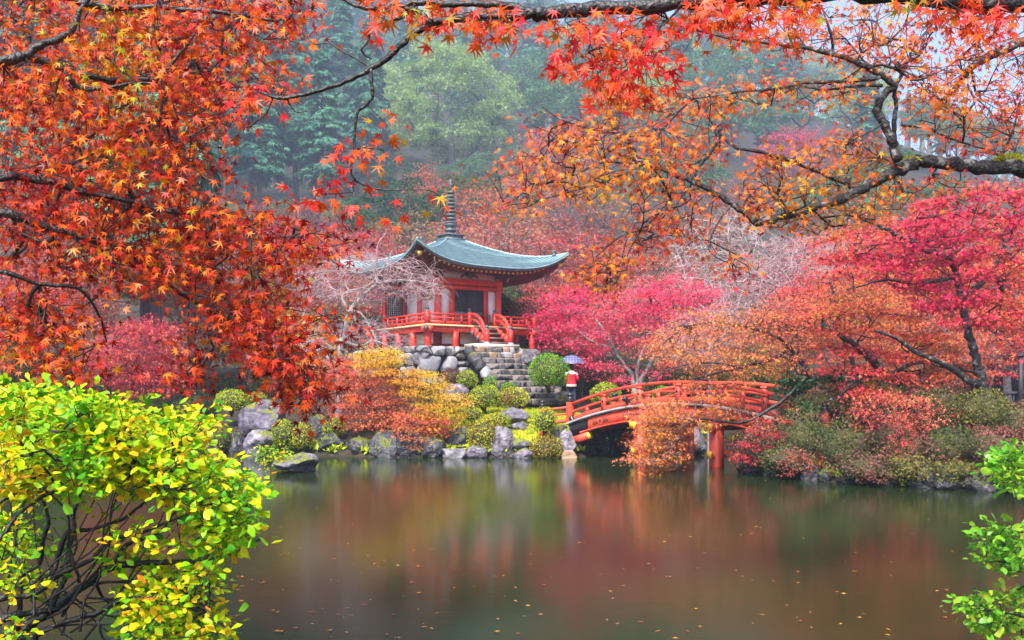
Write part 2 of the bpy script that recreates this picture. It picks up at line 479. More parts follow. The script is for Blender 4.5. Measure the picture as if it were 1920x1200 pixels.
FAR0, FARK = 50.0, 4.4           # beyond FAR0 the valley runs on FARK times as deep
def far(x, y):
    """stretch the slope: the same lie of the land, farther and larger; returns x, y and the scale"""
    y = np.asarray(y, float)
    y2 = np.where(y > FAR0, FAR0 + (y - FAR0) * FARK, y)
    return x * y2 / np.maximum(y, 1), y2, np.where(y > FAR0, y2 / np.maximum(y, 1), 1.0)
def H(x, y):
    x = np.atleast_1d(np.asarray(x, float)); y = np.atleast_1d(np.asarray(y, float))
    y0 = np.where(y > FAR0, FAR0 + (y - FAR0) / FARK, y)
    k = np.where(y > FAR0, y / np.maximum(y0, 1), 1.0)
    return 2.0 + (H0(x / k, y0) - 2.0) * k

def H1(x, y): return float(H(x, y)[0])

xs = np.concatenate([np.linspace(-520, -26, 66)[:-1], np.linspace(-26, 20, 116)[:-1], np.linspace(20, 520, 66)])
ys = np.concatenate([np.linspace(-10, 54, 160)[:-1], np.linspace(54, 780, 110)])
gx, gy = np.meshgrid(xs, ys)
gz = H(gx.ravel(), gy.ravel())
nx, ny = len(xs), len(ys)
ii = (np.arange(ny - 1)[:, None] * nx + np.arange(nx - 1)).ravel()
me = mk_mesh('ground', np.stack([gx.ravel(), gy.ravel(), gz], 1), None, np.stack([ii, ii + 1, ii + nx + 1, ii + nx], 1), True)
tag(put('ground', me, None, M['soil']), kind='structure')

# pond water
wx, wy = np.linspace(-30, 14, 12), np.linspace(2, 42, 11)
a, b = np.meshgrid(wx, wy)
ii = (np.arange(10)[:, None] * 12 + np.arange(11)).ravel()
me = mk_mesh('water', np.stack([a.ravel(), b.ravel(), np.zeros(a.size)], 1), None, np.stack([ii, ii + 1, ii + 13, ii + 12], 1))
tag(put('water', me, None, M['water']), kind='structure')

# ------------------------------------------------------------------ leaves
def palmate(angs, lens, valley=.3, sag=.16):
    V, T = [(0, 0, 0)], []
    out = []
    for i, (a, l) in enumerate(zip(angs, lens)):
        out.append((math.sin(R(a)) * l, math.cos(R(a)) * l, -sag * l * l))
        if i < len(angs) - 1:
            m = (a + angs[i + 1]) / 2
            v = valley * min(l, lens[i + 1]) / .9
            out.append((math.sin(R(m)) * v, math.cos(R(m)) * v, .02))
    V += out
    T = [(0, i + 2, i + 1) for i in range(len(out) - 1)]
    return np.array(V, float), np.array(T)

LEAF7 = palmate([-128, -84, -42, 0, 42, 84, 128], [.42, .74, .93, 1.0, .93, .74, .42], .30)
LEAF5 = palmate([-95, -48, 0, 48, 95], [.62, .9, 1.0, .9, .62], .30)
LEAF3 = palmate([-62, 0, 62], [.85, 1.0, .85], .26)
_k = np.array([(0, 0, 0), (.22, .34, .05), (.30, .66, .05), (.12, .95, 0), (-.12, .95, 0), (-.30, .66, .05), (-.22, .34, .05), (0, .5, -.03)])
LEAFO = (_k, np.array([(7, 0, 1), (7, 1, 2), (7, 2, 3), (7, 3, 4), (7, 4, 5), (7, 5, 6), (7, 6, 0)]))
LEAFD = (np.array([(0, 0, 0), (.26, .5, .04), (0, 1, -.05), (-.26, .5, .04)], float), np.array([(0, 1, 2), (0, 2, 3)]))
_f = [(0, 0, 0)]
_t = []
for _a, _l in ((-50, .7), (-22, .95), (6, 1.0), (34, .85), (62, .6)):
    s, c = math.sin(R(_a)), math.cos(R(_a))
    n = len(_f)
    _f += [(s * _l * .5 + c * .12, c * _l * .5 - s * .12, 0), (s * _l, c * _l, -.12 * _l), (s * _l * .5 - c * .12, c * _l * .5 + s * .12, 0)]
    _t += [(0, n, n + 1), (0, n + 1, n + 2)]
FROND = (np.array(_f, float), np.array(_t))

def unit(v): return v / (np.linalg.norm(v, axis=-1, keepdims=True) + 1e-9)

def frames(dirs, norms):
    y = unit(dirs)
    z = unit(norms - y * (norms * y).sum(-1, keepdims=True))
    x = np.cross(y, z)
    return np.stack([x, y, z], -1)          # columns

def scatter(tmpl, pos, F, size, jit=.07):
    V, T = tmpl
    VV = V[None] + RNG.normal(0, jit, (len(pos), len(V), 3)) * np.linalg.norm(V, axis=1)[None, :, None]
    curl = RNG.normal(0, .22, (len(pos), 1)) * (V[:, 1] ** 2 - .2)[None] + RNG.normal(0, .2, (len(pos), 1)) * (V[:, 0] ** 2)[None]
    VV[:, :, 2] += curl * (jit > 0)
    W = np.einsum('nij,nkj->nki', F, VV) * np.asarray(size).reshape(-1, 1, 1) + pos[:, None, :]
    TT = T[None] + (np.arange(len(pos)) * len(V))[:, None, None]
    return W.reshape(-1, 3), TT.reshape(-1, 3)

def rnd(n, s=1.0): return RNG.normal(0, s, (n, 3))

# ------------------------------------------------------------------ growing wood towards points
def grow(nodes, att, step=.2, wig=.12, arch=.0, par0=None):
    nodes = np.asarray(nodes, float)
    n0 = len(nodes)
    d = np.full(len(att), 1e9)
    for c in range(0, n0, 400):
        d = np.minimum(d, ((att[:, None] - nodes[None, c:c + 400]) ** 2).sum(-1).min(1))
    att = att[np.argsort(d)]
    cap = n0 + len(att) * 14 + 10
    arr = np.empty((cap, 3)); arr[:n0] = nodes
    par = [-1] * n0
    tips = []
    n = n0
    for a in att:
        dd = ((arr[:n] - a) ** 2).sum(1)
        j = int(dd.argmin())
        for _ in range(2):                       # leave a little upstream, for natural forks
            if par[j] >= 0 and RNG.random() < .6: j = par[j]
        p0 = arr[j].copy()
        Ld = float(np.linalg.norm(a - p0))
        k = int(min(12, max(2, round(Ld / step))))
        off = RNG.normal(0, wig * Ld, 3)
        prev = j
        for i in range(1, k + 1):
            t = i / k
            s = math.sin(math.pi * t)
            p = p0 + (a - p0) * t + off * s + RNG.normal(0, .12 * step * wig / .12, 3) * (t < 1)
            p[2] += arch * Ld * s
            arr[n] = p
            par.append(prev); prev = n; n += 1
        tips.append(prev)
    return arr[:n], np.array(par), np.array(tips), n0

def wood_mesh(arr, par, n0, tip_r, expo=.42, rmax=1.0, sides=4):
    n = len(arr)
    cnt = np.zeros(n)
    has = np.zeros(n, bool)
    pp = par[par >= 0]
    has[pp] = True
    cnt[~has] = 1
    for i in range(n - 1, n0 - 1, -1):
        if par[i] >= 0: cnt[par[i]] += cnt[i]
    rad = np.minimum(tip_r * np.maximum(cnt, 1) ** expo, rmax)
    e = np.arange(n0, n)
    a, b = arr[par[e]], arr[e]
    ra, rb = np.where(par[e] < n0, rad[e] * 1.15, rad[par[e]]), rad[e]
    ra = np.minimum(ra, rb * 1.6)
    t = unit(b - a)
    ref = np.where(np.abs(t[:, 2:3]) < .9, np.array([[0, 0, 1.0]]), np.array([[1.0, 0, 0]]))
    u = unit(np.cross(t, ref)); w = np.cross(t, u)
    ang = np.arange(sides) / sides * 2 * math.pi
    c, s = np.cos(ang), np.sin(ang)
    ring = c[None, :, None] * u[:, None] + s[None, :, None] * w[:, None]
    A = a[:, None] + ring * ra[:, None, None]
    B = (b + t * rb[:, None] * .4)[:, None] + ring * rb[:, None, None]
    V = np.concatenate([A, B], 1).reshape(-1, 3)
    k = np.arange(sides)
    q = np.stack([k, (k + 1) % sides, (k + 1) % sides + sides, k + sides], 1)
    Q = (q[None] + (np.arange(len(e)) * 2 * sides)[:, None, None]).reshape(-1, 4)
    return V, Q

def limb_tube(pts, r0, r1, sides=8, lump=.12, per=5):
    p = smooth_path(pts, per)
    n = len(p)
    r = np.linspace(r0, r1, n) * (1 + lump * RNG.normal(0, 1, n) * .6)
    p = p + RNG.normal(0, .18 * r[:, None], (n, 3))
    return p, r

def in_poly(pts, poly):
    return poly_sd(pts, np.asarray(poly, float)) < 0

def att_px(polys, Y, n, layer=0.0, tilt=0.0):
    """points spread through a body of leaves: its outline as photographed, at distances Y[0]..Y[1]"""
    areas = []
    for p in polys:
        q = np.asarray(p, float)
        areas.append(.5 * abs(np.dot(q[:, 0], np.roll(q[:, 1], 1)) - np.dot(q[:, 1], np.roll(q[:, 0], 1))))
    areas = np.array(areas) / sum(areas)
    out = []
    for p, f in zip(polys, areas):
        q = np.asarray(p, float)
        lo, hi = q.min(0), q.max(0)
        got = np.zeros((0, 2))
        need = max(1, int(round(n * f)))
        while len(got) < need:
            c = RNG.uniform(lo, hi, (need * 3, 2))
            got = np.concatenate([got, c[in_poly(c, q)]])
        got = got[:need]
        y = RNG.uniform(Y[0], Y[1], need)
        w = np.stack([(got[:, 0] - HX) / FPX * y, y, CAM_Z - (got[:, 1] - HY) / FPX * y], 1)
        if layer:
            g = w[:, 2] + tilt * w[:, 0] + .25 * layer * np.sin(w[:, 0] * 2.1) + .2 * layer * np.sin(w[:, 1] * 1.7)
            w[:, 2] += (np.round(g / layer) * layer - g) * .8
        out.append(w)
    return np.concatenate(out)

def leaf_cloud(tips, per, spread, zf=.6, droop=.5, size=.06, svar=.25, face=(0, -.35, .75), faceamp=.55, drop=0.0):
    n = len(tips) * per
    off = rnd(n, 1.0) * np.array([spread, spread, spread * zf])
    pos = np.repeat(tips, per, 0) + off - np.array([0, 0, drop])
    out = unit(off * np.array([1, 1, .6]) + rnd(n, .25 * spread))
    d = out + np.array([0, 0, -droop]) + rnd(n, .3)
    nn = np.array(face) + rnd(n, faceamp)
    return pos, frames(d, nn), size * (1 + svar * np.clip(RNG.normal(0, 1, n), -1.8, 1.8))

def tree(name, label, cat, base, limbs, att, lmat=None, tmpl=LEAF5, size=.07, per=12, spread=.2, zf=.5, droop=.4, twig=None, tip_r=.006,
         limb_mat=None, group=None, step=.25, wig=.12, arch=.0, nleaf=0, fol='foliage', face=(0, -.35, .75), faceamp=.55, twigname='twigs', hang=0, hang_len=.6, rmax=.06, expo=.42, extra_nodes=None, fan=0):
    root = thing(name, label, cat, base, group)
    nodes = []
    for pn, pts, r0, r1, *rest in limbs:
        p, r = limb_tube(pts, r0, r1)
        mb = MB(); mb.tube(p, r, 8 if r0 > .03 else 6)
        put(pn, mb.mesh(pn, (), True), root, rest[0] if rest else limb_mat)
        nodes.append(p)
    nodes = np.concatenate(nodes)
    arr, par, tips, n0 = grow(nodes, att, step, wig, arch)
    V, Q = wood_mesh(arr, par, n0, tip_r, expo, rmax)
    TP = arr[tips]
    if hang or fan:                                     # fine shoots: hanging threads, or a fan of twiglets at each tip
        Vs, Qs, o = [V], [Q], len(V)
        k = hang or fan
        base_pts = np.repeat(TP, k, 0)
        m = len(base_pts)
        dirs = unit(rnd(m) * (np.array([1, 1, .35]) if hang else np.array([1, 1, .7])) + (0 if hang else np.array([0, 0, .35])))
        ln = hang_len * RNG.uniform(.4, 1.3, m)
        prev = base_pts
        for s_ in range(3):
            g = np.array([0, 0, -.45 * s_]) if hang else np.array([0, 0, -.10 * s_])
            nxt = prev + unit(dirs + g + rnd(m, .18)) * (ln / 3)[:, None]
            a2 = np.concatenate([prev, nxt]); p2 = np.concatenate([np.full(m, -1), np.arange(m)])
            v2, q2 = wood_mesh(a2, p2, m, tip_r * (1.0 - .2 * s_), .4, 1, 3)
            Vs.append(v2); Qs.append(q2 + o); o += len(v2)
            prev = nxt
        V, Q = np.concatenate(Vs), np.concatenate(Qs)
        if fan: TP = np.concatenate([TP, prev[::2]])
    put(twigname, mk_mesh(twigname, V, None, Q), root, twig, kind='stuff')
    if lmat is not None and per > 0:
        pos, F, S = leaf_cloud(TP, per, spread, zf, droop, size, face=face, faceamp=faceamp)
        if nleaf:
            px = HX + pos[:, 0] / pos[:, 1] * FPX
            py = HY - (pos[:, 2] - CAM_Z) / pos[:, 1] * FPX
            vis = (px > -10) & (px < 1930) & (py > -10) & (py < 1210) & (pos[:, 1] > 1)
            key = np.where(vis, S / pos[:, 1], -1)
            pick = np.argsort(-key)[:nleaf]
            variants = [mk_mesh('leaf', *scatter(tmpl, np.zeros((1, 3)), np.eye(3)[None], np.ones(1), .09)) for k in range(9)]
            for v in variants: v.materials.append(lmat)
            for c, i in enumerate(pick):
                Mx = np.eye(4); Mx[:3, :3] = F[i] * S[i]; Mx[:3, 3] = pos[i]
                put('leaf', variants[c % 9], root, None, Mx)
            keep = np.ones(len(pos), bool); keep[pick] = False
            pos, F, S = pos[keep], F[keep], S[keep]
        V, T = scatter(tmpl, pos, F, S)
        put(fol, mk_mesh(fol, V, T), root, lmat, kind='stuff')
    return root, TP

# ------------------------------------------------------------------ rocks and clipped shrubs
def ico(sub):
    bm = bmesh.new()
    bmesh.ops.create_icosphere(bm, subdivisions=sub, radius=1.0)
    V = np.array([v.co[:] for v in bm.verts]); T = np.array([[v.index for v in f.verts] for f in bm.faces])
    bm.free()
    return V, T
ICO2, ICO3, ICO4 = ico(2), ico(3), ico(4)

def rock_mesh(c, half, seed, cuts=9, rough=.08, base=ICO4, blocky=.0, yaw=None, ridge=.05):
    r = np.random.default_rng(seed)
    V = base[0].copy()
    if blocky:
        p = 2 + blocky * 6
        V = V / (np.abs(V) ** p).sum(1, keepdims=True) ** (1 / p)
    for _ in range(cuts):
        n = unit(r.normal(0, 1, 3) * np.array([1, 1, .8]))
        d = r.uniform(.52, .86)
        k = np.maximum(0, V @ n - d)
        V = V - k[:, None] * n * .93
    N = unit(base[0])
    o = r.uniform(0, 99, 3)
    nz = np.array([noise.fractal(Vector(v * 1.7 + o), 1.0, 2.1, 4) for v in V])
    nz2 = np.array([abs(noise.noise(Vector(v * 3.1 + o))) for v in V])
    nz3 = np.array([noise.fractal(Vector(v * 5.5 + o), .9, 2.2, 3) for v in V]) if len(V) > 700 else 0
    V = V + N * (nz * rough * 1.5 - nz2 * ridge * 1.8 + nz3 * rough * .42)[:, None]
    lo, hi = V.min(0), V.max(0)
    V = (V - (lo + hi) / 2) / ((hi - lo) / 2)
    V = V * np.asarray(half)
    a = r.uniform(-.5, .5) if yaw is None else yaw
    ca, sa = math.cos(a), math.sin(a)
    V = V @ np.array([[ca, sa, 0], [-sa, ca, 0], [0, 0, 1]]) + np.asarray(c)
    return mk_mesh('rock', V, base[1], None, True)

SEED = [100]
def rock(box, Y, label, mat, group='boulders around the island shore', cuts=9, rough=.08, depth=None, name='boulder', cat='boulder', ridge=.05, yaw=None):
    """a boulder filling the photographed box (x0, y0, x1, y1) at distance Y"""
    x0, y0, x1, y1 = box
    s = Y / FPX
    hx, hz = (x1 - x0) / 2 * s * 1.04, (y1 - y0) / 2 * s * 1.06
    hy = depth or .75 * max(hx, hz * .8)
    c = P((x0 + x1) / 2, (y0 + y1) / 2, Y + hy * .4)
    SEED[0] += 1
    me = rock_mesh(c, (hx, hy, hz), SEED[0], cuts, rough, ICO4, ridge=ridge, yaw=yaw if yaw is not None else RNG.uniform(-.2, .2))
    return solo(name, me, label, cat, mat, group=group)

def dome(box, Y, label, lmat, group='clipped azaleas on the island', n=2600, leaf=.055, depth=None, name='clipped_azalea', cat='shrub', lower=.75, lump=.12, cover=1.25):
    """a clipped shrub: stems, a close shell of small leaves with gaps, real depth"""
    x0, y0, x1, y1 = box
    s = Y / FPX
    hx, hz = (x1 - x0) / 2 * s, (y1 - y0) / 2 * s
    hy = depth or hx * .9
    c = P((x0 + x1) / 2, (y0 + y1) / 2, Y + hy * .15)
    base = c - np.array([0, 0, hz * 1.15])
    root = thing(name, label, cat, base, group)
    mb = MB()
    for k in range(7):
        e = c + np.array([RNG.uniform(-.55, .55) * hx, RNG.uniform(-.55, .55) * hy, RNG.uniform(-.2, .5) * hz])
        mb.tube(smooth_path([base + rnd(1, .06 * hx)[0], (base + e) / 2 + rnd(1, .1 * hx)[0], e], 3), np.linspace(.03, .01, 7) * max(1, hx), 5)
    put('stems', mb.mesh('stems', (), True), root, M['twig_dark'])
    area = hx * hz + hx * hy + hy * hz
    n = int(min(13000, max(500, 12.0 * area / (leaf * leaf) * cover * .55)))
    d = unit(rnd(n))
    d = d[d[:, 2] > -lower]
    o = RNG.uniform(0, 50, 3)
    lum = np.array([noise.noise(Vector(v * 2.2 + o)) + .6 * noise.noise(Vector(v * 5.5 + o)) for v in d])
    depthk = 1 - np.abs(RNG.normal(0, .10, len(d)))
    r = (1 + lump * lum) * depthk
    pos = c + d * r[:, None] * np.array([hx, hy, hz])
    nn = d + rnd(len(d), .5)
    dr = np.cross(d, rnd(len(d))) + d * .55 + np.array([0, 0, .35])
    V, T = scatter(LEAFD, pos, frames(dr, nn), leaf * RNG.uniform(.7, 1.35, len(d)))
    put('foliage', mk_mesh('foliage', V, T), root, lmat, kind='stuff')
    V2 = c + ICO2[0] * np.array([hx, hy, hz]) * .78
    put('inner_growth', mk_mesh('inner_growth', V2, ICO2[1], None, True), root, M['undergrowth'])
    return root
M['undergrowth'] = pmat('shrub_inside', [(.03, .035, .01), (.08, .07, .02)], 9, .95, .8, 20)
_i1 = ico(1); ico_small, ico_small_t = _i1
m, nt, out = _mat('water_drop')
gl_ = nt.nodes.new('ShaderNodeBsdfPrincipled')
gl_.inputs['Base Color'].default_value = (.9, .9, .95, 1)
gl_.inputs['Roughness'].default_value = .02
gl_.inputs['Transmission Weight'].default_value = .6
gl_.inputs['IOR'].default_value = 1.33
nt.links.new(gl_.outputs[0], out.inputs['Surface'])
M['drop'] = m
# ------------------------------------------------------------------ the pavilion
PC = np.array([-2.68, 43.5, 0.0])
TH = R(33.9)
U = np.array([math.cos(TH), math.sin(TH), 0.0])      # along the front, to the right
W = np.array([-math.sin(TH), math.cos(TH), 0.0])     # inwards, away from the pond
ZZ = np.array([0, 0, 1.0])
def pv(a, b, z): return PC + U * a + W * b + ZZ * z
MR = np.eye(4); MR[:3, 0], MR[:3, 1] = U, W           # the pavilion's axes
def pbox(mb, a, b, z, sa, sb, sz): return mb.box(pv(a, b, z), (sa, sb, sz), MR)
DECK, DH, BH, RH = 4.85, 2.69, 1.49, 3.67
PLAT = 3.93

pav = thing('pavilion', 'red and white wooden temple pavilion with curved verdigris roof and tall bronze spire', 'pavilion', pv(0, 0, PLAT))
def pp(name, mb, mat, parent=pav, smooth=False, **k): return put(name, mb.mesh(name, (), smooth), parent, mat, **k)

# veranda: frame beams, planks, edge board, stilts
mb = MB()
for s in (-1, 1):
    pbox(mb, 0, s * (DH - .14), DECK - .19, 2 * DH + .30, .14, .20)
    pbox(mb, s * (DH - .14), 0, DECK - .192, .14, 2 * DH + .298, .20)
    pbox(mb, s * 1.3, 0, DECK - .25, .12, 2 * DH - .3, .16)
pp('veranda_beams', mb, M['red'])
for s in (-1, 1):
    mb = MB(); pbox(mb, 0, s * (DH - .03), DECK - .04, 2 * DH + .06, .12, .075); pp('edge_board', mb, M['pale_wood'])
    mb = MB(); pbox(mb, s * (DH - .03), 0, DECK - .041, .12, 2 * DH - .064, .074); pp('edge_board', mb, M['pale_wood'])
pl = MB(); pl.box((0, 0, 0), (.208, 2 * DH - .2, .05))
plm = pl.mesh('plank', (M['red'],))
for k in range(25):
    Mx = MR.copy(); Mx[:3, 3] = pv(-DH + .19 + k * .2125, 0, DECK - .033)
    put('plank', plm, pav, None, Mx)
st = MB(); st.box((0, 0, 0), (.2, .2, DECK - .29 - PLAT + .1)); stm = st.mesh('stilt', (M['red'],))
zs = PLAT + (DECK - .29 - PLAT) / 2 - .03
for a in np.linspace(-DH + .14, DH - .14, 5):
    for b in np.linspace(-DH + .14, DH - .14, 5):
        if max(abs(a), abs(b)) < DH - .3 and max(abs(a), abs(b)) < 1: continue
        if abs(a) < .4 and b < -2: continue
        Mx = MR.copy(); Mx[:3, 3] = pv(a, b, zs); put('stilt', stm, pav, None, Mx)
cp = MB(); cp.box((0, 0, 0), (.15, .15, .17)); cpm = cp.mesh('metal_cap', (M['bronze'],))
for a, b in ((-DH - .06, -DH - .06), (DH + .06, -DH - .06)):
    Mx = MR.copy(); Mx[:3, 3] = pv(a, b, DECK - .17); put('metal_cap', cpm, pav, None, Mx)
# wall under the veranda
mb = MB(); pbox(mb, 0, 0, PLAT + .36, 2 * BH + .1, 2 * BH + .1, .62); pp('under_wall', mb, M['plaster'])
mb = MB()
for s in (-1, 1):
    pbox(mb, 0, s * (BH + .07), PLAT + .09, 2 * BH + .3, .1, .2); pbox(mb, s * (BH + .07), 0, PLAT + .092, .1, 2 * BH + .3, .2)
    for q in (-1, 1): pbox(mb, q * (BH + .03), s * (BH + .03), PLAT + .3, .26, .26, .76)
    pbox(mb, s * .55, -(BH + .05), PLAT + .4, .14, .1, .6)
pp('under_sill', mb, M['dark_red'])
# the hall: columns, sills, lintels, walls
CT = 6.9
colm = MB(); colm.lathe([(.15, 0), (.15, CT - DECK), (.13, CT - DECK + .03)], (0, 0, 0), 14); colm = colm.mesh('column', (M['red'],), True)
for a, b in ((-1, -1), (1, -1), (-1, 1), (1, 1), (-1, 0), (1, 0), (0, 1)):
    Mx = MR.copy(); Mx[:3, 3] = pv(a * BH, b * BH, DECK); put('column', colm, pav, None, Mx)
def ring(name, z, h, t, mat, grow_=0.0):
    mb = MB()
    for s in (-1, 1):
        pbox(mb, 0, s * BH, z, 2 * BH + .36 + grow_, t, h); pbox(mb, s * BH, 0, z + .002, t, 2 * BH - t - .004, h - .004)
    pp(name, mb, mat)
ring('ground_sill', DECK + .08, .14, .2, M['red'])
ring('door_lintel', 6.52, .16, .24, M['red'])
ring('head_beam', 6.73, .2, .22, M['red'])
ring('wall_plate', 6.85, .06, .3, M['red'])
ring('eave_purlin', 7.22, .10, .16, M['dark_red'], .5)
mb = MB()
for s in (-1, 1):
    pbox(mb, 0, s * (BH - .01), 7.04, 2 * BH, .08, .33); pbox(mb, s * (BH - .01), 0, 7.04, .08, 2 * BH - .1, .33)
pp('frieze_panel', mb, M['plaster'])
for s, (a0, a1) in ((-1, (-1.34, -.93)), (1, (.93, 1.34))):
    mb = MB(); pbox(mb, (a0 + a1) / 2, -BH + .02, 5.78, a1 - a0, .06, 1.34); pp('wall_panel', mb, M['plaster'])
for b in (-.75, .75):
    mb = MB(); pbox(mb, -BH + .02, b, 5.78, .06, 1.24, 1.34); pp('wall_panel', mb, M['plaster'])
    mb = MB(); pbox(mb, BH - .02, b, 5.78, .06, 1.24, 1.34); pp('wall_panel', mb, M['plaster'])
mb = MB(); pbox(mb, 0, BH - .02, 5.78, 2.7, .06, 1.34); pp('wall_panel', mb, M['plaster'])
for s in (-1, 1):
    mb = MB(); pbox(mb, s * .83, -BH - .01, 5.72, .2, .18, 1.44); pp('door_jamb', mb, M['red'])
# lattice doors: two leaves, each a dark board, pale below, with a grid of bars
for s in (-1, 1):
    mb = MB(); pbox(mb, s * .365, -BH + .03, 5.72, .72, .03, 1.42)
    d = pp('door', mb, M['dark_wood'])
    mb = MB(); pbox(mb, s * .365, -BH + .008, 5.28, .64, .012, .5); put('door_panel', mb.mesh('door_panel'), d, M['plaster'])
    mb = MB()
    for k in range(10): pbox(mb, s * .365 - .315 + k * .07, -BH - .022, 5.72, .016, .016, 1.4)
    for k in range(19): pbox(mb, s * .365, -BH - .035, 5.05 + k * .075, .66, .014, .018)
    put('lattice', mb.mesh('lattice'), d, M['lattice_wood'], kind='stuff')
    mb = MB()
    for a in (-.345, .345): pbox(mb, s * .365 + a, -BH - .03, 5.72, .05, .06, 1.42)
    for z in (5.03, 5.56, 6.4): pbox(mb, s * .365, -BH - .031, z, .64, .058, .05)
    put('door_frame', mb.mesh('door_frame'), d, M['dark_wood'])
mb = MB(); mb.lathe([(.0, .03), (.05, .03), (.06, 0), (.05, -.03), (0, -.03)], pv(-.05, -BH - .1, 5.1), 10); pp('door_lock', mb, M['black'])
mt = MB(); mt.box((0, 0, 0), (.16, .02, .035)); mtm = mt.mesh('metal_fitting', (M['bronze'],))
for a in (-1.35, 0, 1.35):
    Mx = MR.copy(); Mx[:3, 3] = pv(a * .7, -BH - .132, 6.62); put('metal_fitting', mtm, pav, None, Mx)
# carved strut and corner brackets
mb = MB()
for s in (-1, 1):
    pts = [(.03, 7.2), (.2, 7.16), (.3, 7.02), (.42, 6.97)]
    for (x0, z0), (x1, z1) in zip(pts[:-1], pts[1:]):
        mb.tube([pv(s * x0, -BH - .1, z0), pv(s * x1, -BH - .1, z1)], .035, 6)
pp('frog_leg_strut', mb, M['dark_red'])
mb = MB(); mb.lathe([(0, -.16), (.13, -.13), (.2, -.03), (.17, .08), (.06, .14), (0, .15)], pv(0, -BH - .12, 7.09), 10); pp('carved_boss', mb, M['bronze'])
for a, b in ((-1, -1), (1, -1), (-1, 1)):
    mb = MB()
    for k, (w, z) in enumerate(((.34, 6.99), (.2, 7.06), (.62, 7.13))):
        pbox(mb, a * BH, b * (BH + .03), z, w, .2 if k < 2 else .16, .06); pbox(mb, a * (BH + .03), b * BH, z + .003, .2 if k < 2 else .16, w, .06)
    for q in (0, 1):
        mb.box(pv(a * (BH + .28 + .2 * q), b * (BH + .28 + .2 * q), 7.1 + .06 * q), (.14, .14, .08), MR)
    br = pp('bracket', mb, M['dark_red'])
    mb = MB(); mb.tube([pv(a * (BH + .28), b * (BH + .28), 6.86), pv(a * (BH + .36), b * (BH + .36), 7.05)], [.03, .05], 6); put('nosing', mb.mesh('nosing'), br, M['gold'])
# framed plaque on the left wall
mb = MB(); pbox(mb, -BH - .12, -.68, 6.3, .05, .86, .44); q = pp('plaque', mb, M['dark_wood'])
mb = MB()
for z in (6.07, 6.53): pbox(mb, -BH - .125, -.68, z, .08, .94, .04)
for b in (-1.13, -.23): pbox(mb, -BH - .126, b, 6.3, .078, .04, .42)
put('plaque_frame', mb.mesh('plaque_frame'), q, M['gold'])
# lattice wing screens on the veranda
for s in (-1, 1):
    mb = MB()
    for a in (1.62, 2.56): pbox(mb, s * a, 1.28, DECK + .8, .13, .13, 1.6)
    for z in (DECK + .12, DECK + 1.5): pbox(mb, s * 2.09, 1.28, z, .82, .1, .12)
    w_ = pp('wing_screen', mb, M['red'])
    mb = MB()
    for k in range(9): pbox(mb, s * (1.72 + k * .092), 1.28, DECK + .81, .022, .03, 1.26)
    for k in range(14): pbox(mb, s * 2.09, 1.262, DECK + .24 + k * .09, .8, .022, .022)
    put('lattice', mb.mesh('lattice'), w_, M['dark_wood'], kind='stuff')
    mb = MB(); pbox(mb, s * 2.09, 1.3, DECK + .81, .8, .012, 1.26); put('back_panel', mb.mesh('back_panel'), w_, M['plaster'])
    mb = MB(); pbox(mb, s * 2.09, 1.28, DECK + 1.64, 1.16, .3, .08); put('coping', mb.mesh('coping'), w_, M['grey_wood'])
# railing
def railpost(a, b, h=.5, big=True):
    mb = MB(); pbox(mb, a, b, DECK + h / 2, .17, .17, h)
    p_ = pp('rail_post', mb, M['red'])
    mb = MB(); mb.lathe([(.085, 0), (.095, .02), (.06, .04), (.06, .07), (.085, .09), (.075, .14), (.03, .18), (0, .21)], pv(a, b, DECK + h), 10)
    put('finial', mb.mesh('finial', (), True), p_, M['bronze'])
E = DH - .08
GAP = .62
corners = [(-E, -E), (E, -E), (-E, 1.28), (E, 1.28)]
for a, b in corners[:2]: railpost(a, b, .52)
for s in (-1, 1): railpost(s * GAP, -E, .52)
runs = [((-E, -E), (-GAP, -E)), ((GAP, -E), (E, -E)), ((-E, -E), (-E, 1.28)), ((E, -E), (E, 1.28))]
bal = MB(); bal.box((0, 0, 0), (.055, .055, .24)); balm = bal.mesh('baluster', (M['red'],))
rp = MB(); rp.box((0, 0, 0), (.08, .08, .38)); rpm = rp.mesh('rail_stud', (M['red'],))
for (a0, b0), (a1, b1) in runs:
    p0, p1 = pv(a0, b0, 0), pv(a1, b1, 0)
    Lr = np.linalg.norm(p1 - p0); Mx0 = frame((p0 + p1) / 2, p1 - p0)
    for nm, z, w, h in (('handrail', .42, .07, .07), ('middle_rail', .27, .05, .05), ('bottom_rail', .09, .08, .1)):
        mb = MB()
        if nm == 'handrail': mb.tube([p0 + ZZ * (DECK + z), p1 + ZZ * (DECK + z)], .04, 8)
        else: mb.box((p0 + p1) / 2 + ZZ * (DECK + z), (Lr, w, h), Mx0)
        pp(nm, mb, M['red'])
    n = max(2, int(round(Lr / .42)))
    for k in range(1, n):
        q_ = p0 + (p1 - p0) * k / n
        Mx = Mx0.copy(); Mx[:3, 3] = q_ + ZZ * (DECK + .2)
        put('baluster', balm if k % 2 else rpm, pav, None, Mx)
